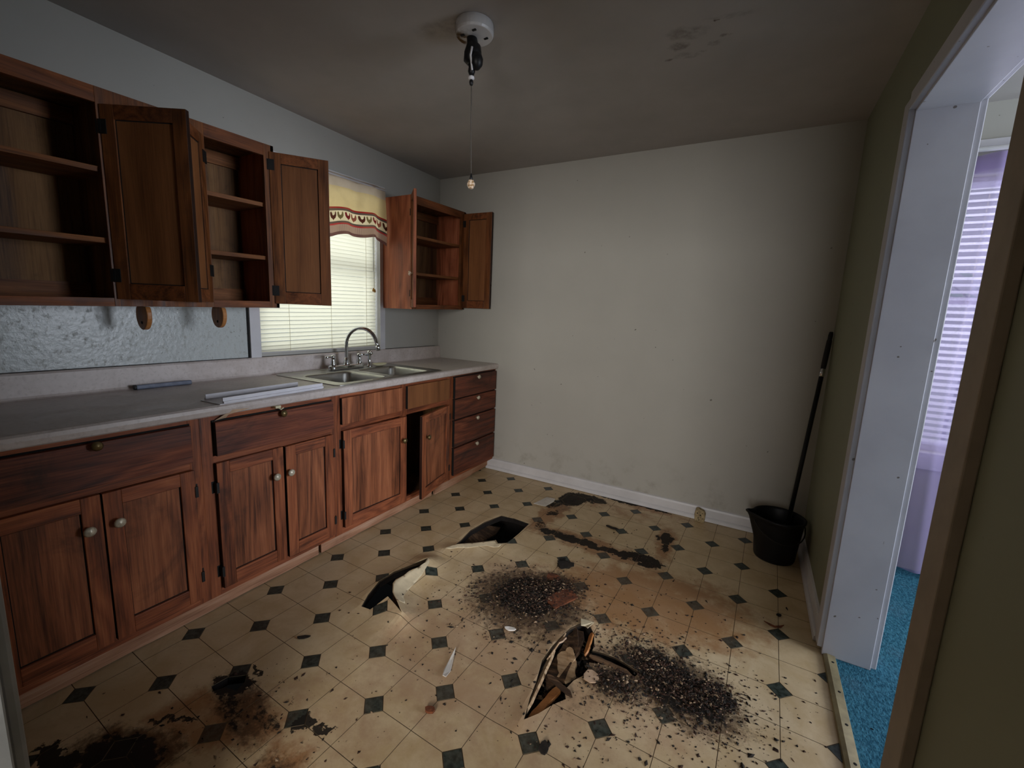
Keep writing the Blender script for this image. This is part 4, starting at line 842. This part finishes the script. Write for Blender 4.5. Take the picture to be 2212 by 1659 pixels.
flake('plastic_shard', 'white curved plastic shard near the middle debris heap', 'shard', (1.70, -1.60), ragged(.026, .012, 10, .2, 11), 'paper_white', .005, 6, .3)
flake('plastic_shard', 'long clear white plastic splinter on the open vinyl', 'shard', (1.60, -1.885), [(-.075, -.003), (-.02, -.010), (.03, -.014), (.06, -.008), (.065, .006), (.03, .012), (-.02, .005)], 'paper_white', .003, 2, -1.25)
flake('black_scrap', 'black scrap beside the green square nearest the torn hole on the left', 'scrap', (1.02, -2.085), ragged(.028, .010, 9, .3, 14), 'debris_black', .004, 4, .7)
flake('black_scrap', 'large black scrap at the front of the floor', 'scrap', (2.04, -1.99), ragged(.020, .024, 9, .3, 15), 'debris_black', .005, 4, .4)
flake('black_scrap', 'black scrap near the doorway bar', 'scrap', (2.70, -.86), ragged(.012, .010, 8, .3, 16), 'debris_black', .006, 4, .4)
flake('dead_leaf', 'curled brown leaf near the foot of the white door jamb', 'leaf', (2.68, -.955), [(-.04, .012), (-.02, -.004), (.0, -.010), (.025, -.004), (.04, .014), (.022, .006), (.0, .0)], 'rust_flake', .004, 3, .2)
flake('brown_scrap', 'brown curled scrap left of the long plastic splinter', 'scrap', (1.66, -2.075), ragged(.02, .016, 9, .4, 18), 'rust_flake', .008, 8, .4)
# boards broken into the star shaped hole
def splinter(label, a, b, w, th, mat, twist=.0, jag=True, name='broken_board'):
    a, b = Vector(a), Vector(b); d = (b-a); l = d.length; d.normalize(); s = d.cross(Vector((0, 0, 1))).normalized(); n = s.cross(d).normalized(); n = n*math.cos(twist)+s*math.sin(twist); s = d.cross(n).normalized()
    k = 8; top = [(l*i/k, w/2*R.uniform(.8, 1.05)*(1 if 0 < i < k else .5)) for i in range(k+1)]; bot = [(l*i/k, -w/2*R.uniform(.8, 1.05)*(1 if 0 < i < k else .35)) for i in range(k, -1, -1)]
    if jag: top[-1] = (l*1.06, w*.1); bot[0] = (l*.94, -w*.3)
    pts = top+bot
    return tag(build(name, MB().prism(pts, lambda p, q, t: tuple(a+d*p+s*q+n*t), 0, th), mat, None, bevel=.001), label, 'board', 'boards broken into the holes')
splinter('grey splintered board sloping through the middle of the star shaped hole', (1.955, -1.44, -.015), (1.945, -1.72, -.055), .085, .012, 'rotten_wood', .25)
splinter('pale torn board edge standing along the near side of the star shaped hole', (1.905, -1.60, -.01), (1.935, -1.90, -.012), .030, .010, 'pale_splinter', .9)
splinter('brown lath at the narrow tip of the star shaped hole', (1.985, -1.73, -.03), (1.955, -1.93, -.02), .035, .010, 'bracket_wood', .3)
splinter('thin grey stick lying across the star shaped hole', (1.935, -1.735, .002), (2.045, -1.775, .006), .020, .008, 'rotten_wood', .2)
splinter('dark lath along the split right of the star shaped hole', (2.035, -1.555, -.004), (2.20, -1.560, -.006), .022, .010, 'rotten_wood', .4)
splinter('brown curled strip at the back of the star shaped hole', (2.005, -1.43, -.004), (2.02, -1.55, -.01), .024, .008, 'bracket_wood', .8)
splinter('pink torn splinter upright at the left of the star shaped hole', (1.918, -1.52, .0), (1.925, -1.60, .035), .020, .006, 'tan_paper', .5)
splinter('rotten plank seen inside the torn square hole', (1.06, -1.22, -.03), (1.12, -.76, -.08), .10, .014, 'rotten_wood', .3)
flake('vinyl_curl', 'curled cream vinyl tip at the back of the star shaped hole', 'scrap', (1.968, -1.405), [(-.03, .012), (-.018, -.03), (.0, -.02), (.012, -.035), (.028, .015)], 'vinyl_back', .003, 6, .1)

rb = MB(); k = 0
while k < 420:
    x, y = R.uniform(1.90, 2.05), R.uniform(-1.93, -1.40)
    if not inpoly(x, y, HOLES[2]): continue
    k += 1; mid = math.exp(-((x-1.965)/.05)**2-((y+1.60)/.12)**2)
    chunk(rb, (x, y, -.085+.06*mid*R.random()+R.uniform(0, .012)), R.uniform(.005, .016), .6, R.choices((0, 1, 2), (.45, .35, .20))[0], -.5)
slab(rb, *cdt([(1.90, -1.95), (2.06, -1.95), (2.06, -1.38), (1.90, -1.38)], []), -.088, .02, 0, 0)
tag(build('rubble', rb, ['debris_black', 'debris_brown', 'debris_pale']), 'rotten rubble lying inside the star shaped hole', 'debris', None, 'stuff')
splinter('short pale splinter near the middle of the star shaped hole', (1.945, -1.55, -.012), (1.985, -1.60, -.020), .030, .006, 'pale_splinter', .4)
splinter('grey fibrous board piece at the heart of the star shaped hole', (1.94, -1.56, -.030), (1.995, -1.68, -.040), .075, .012, 'pale_splinter', .2)
splinter('thin pale sliver along the far left rim of the star shaped hole', (1.912, -1.50, .004), (1.905, -1.66, .002), .012, .006, 'pale_splinter', .8)
splinter('dark lath crossing behind the star shaped hole', (1.93, -1.43, -.012), (1.975, -1.53, -.020), .022, .010, 'rotten_wood', .5)
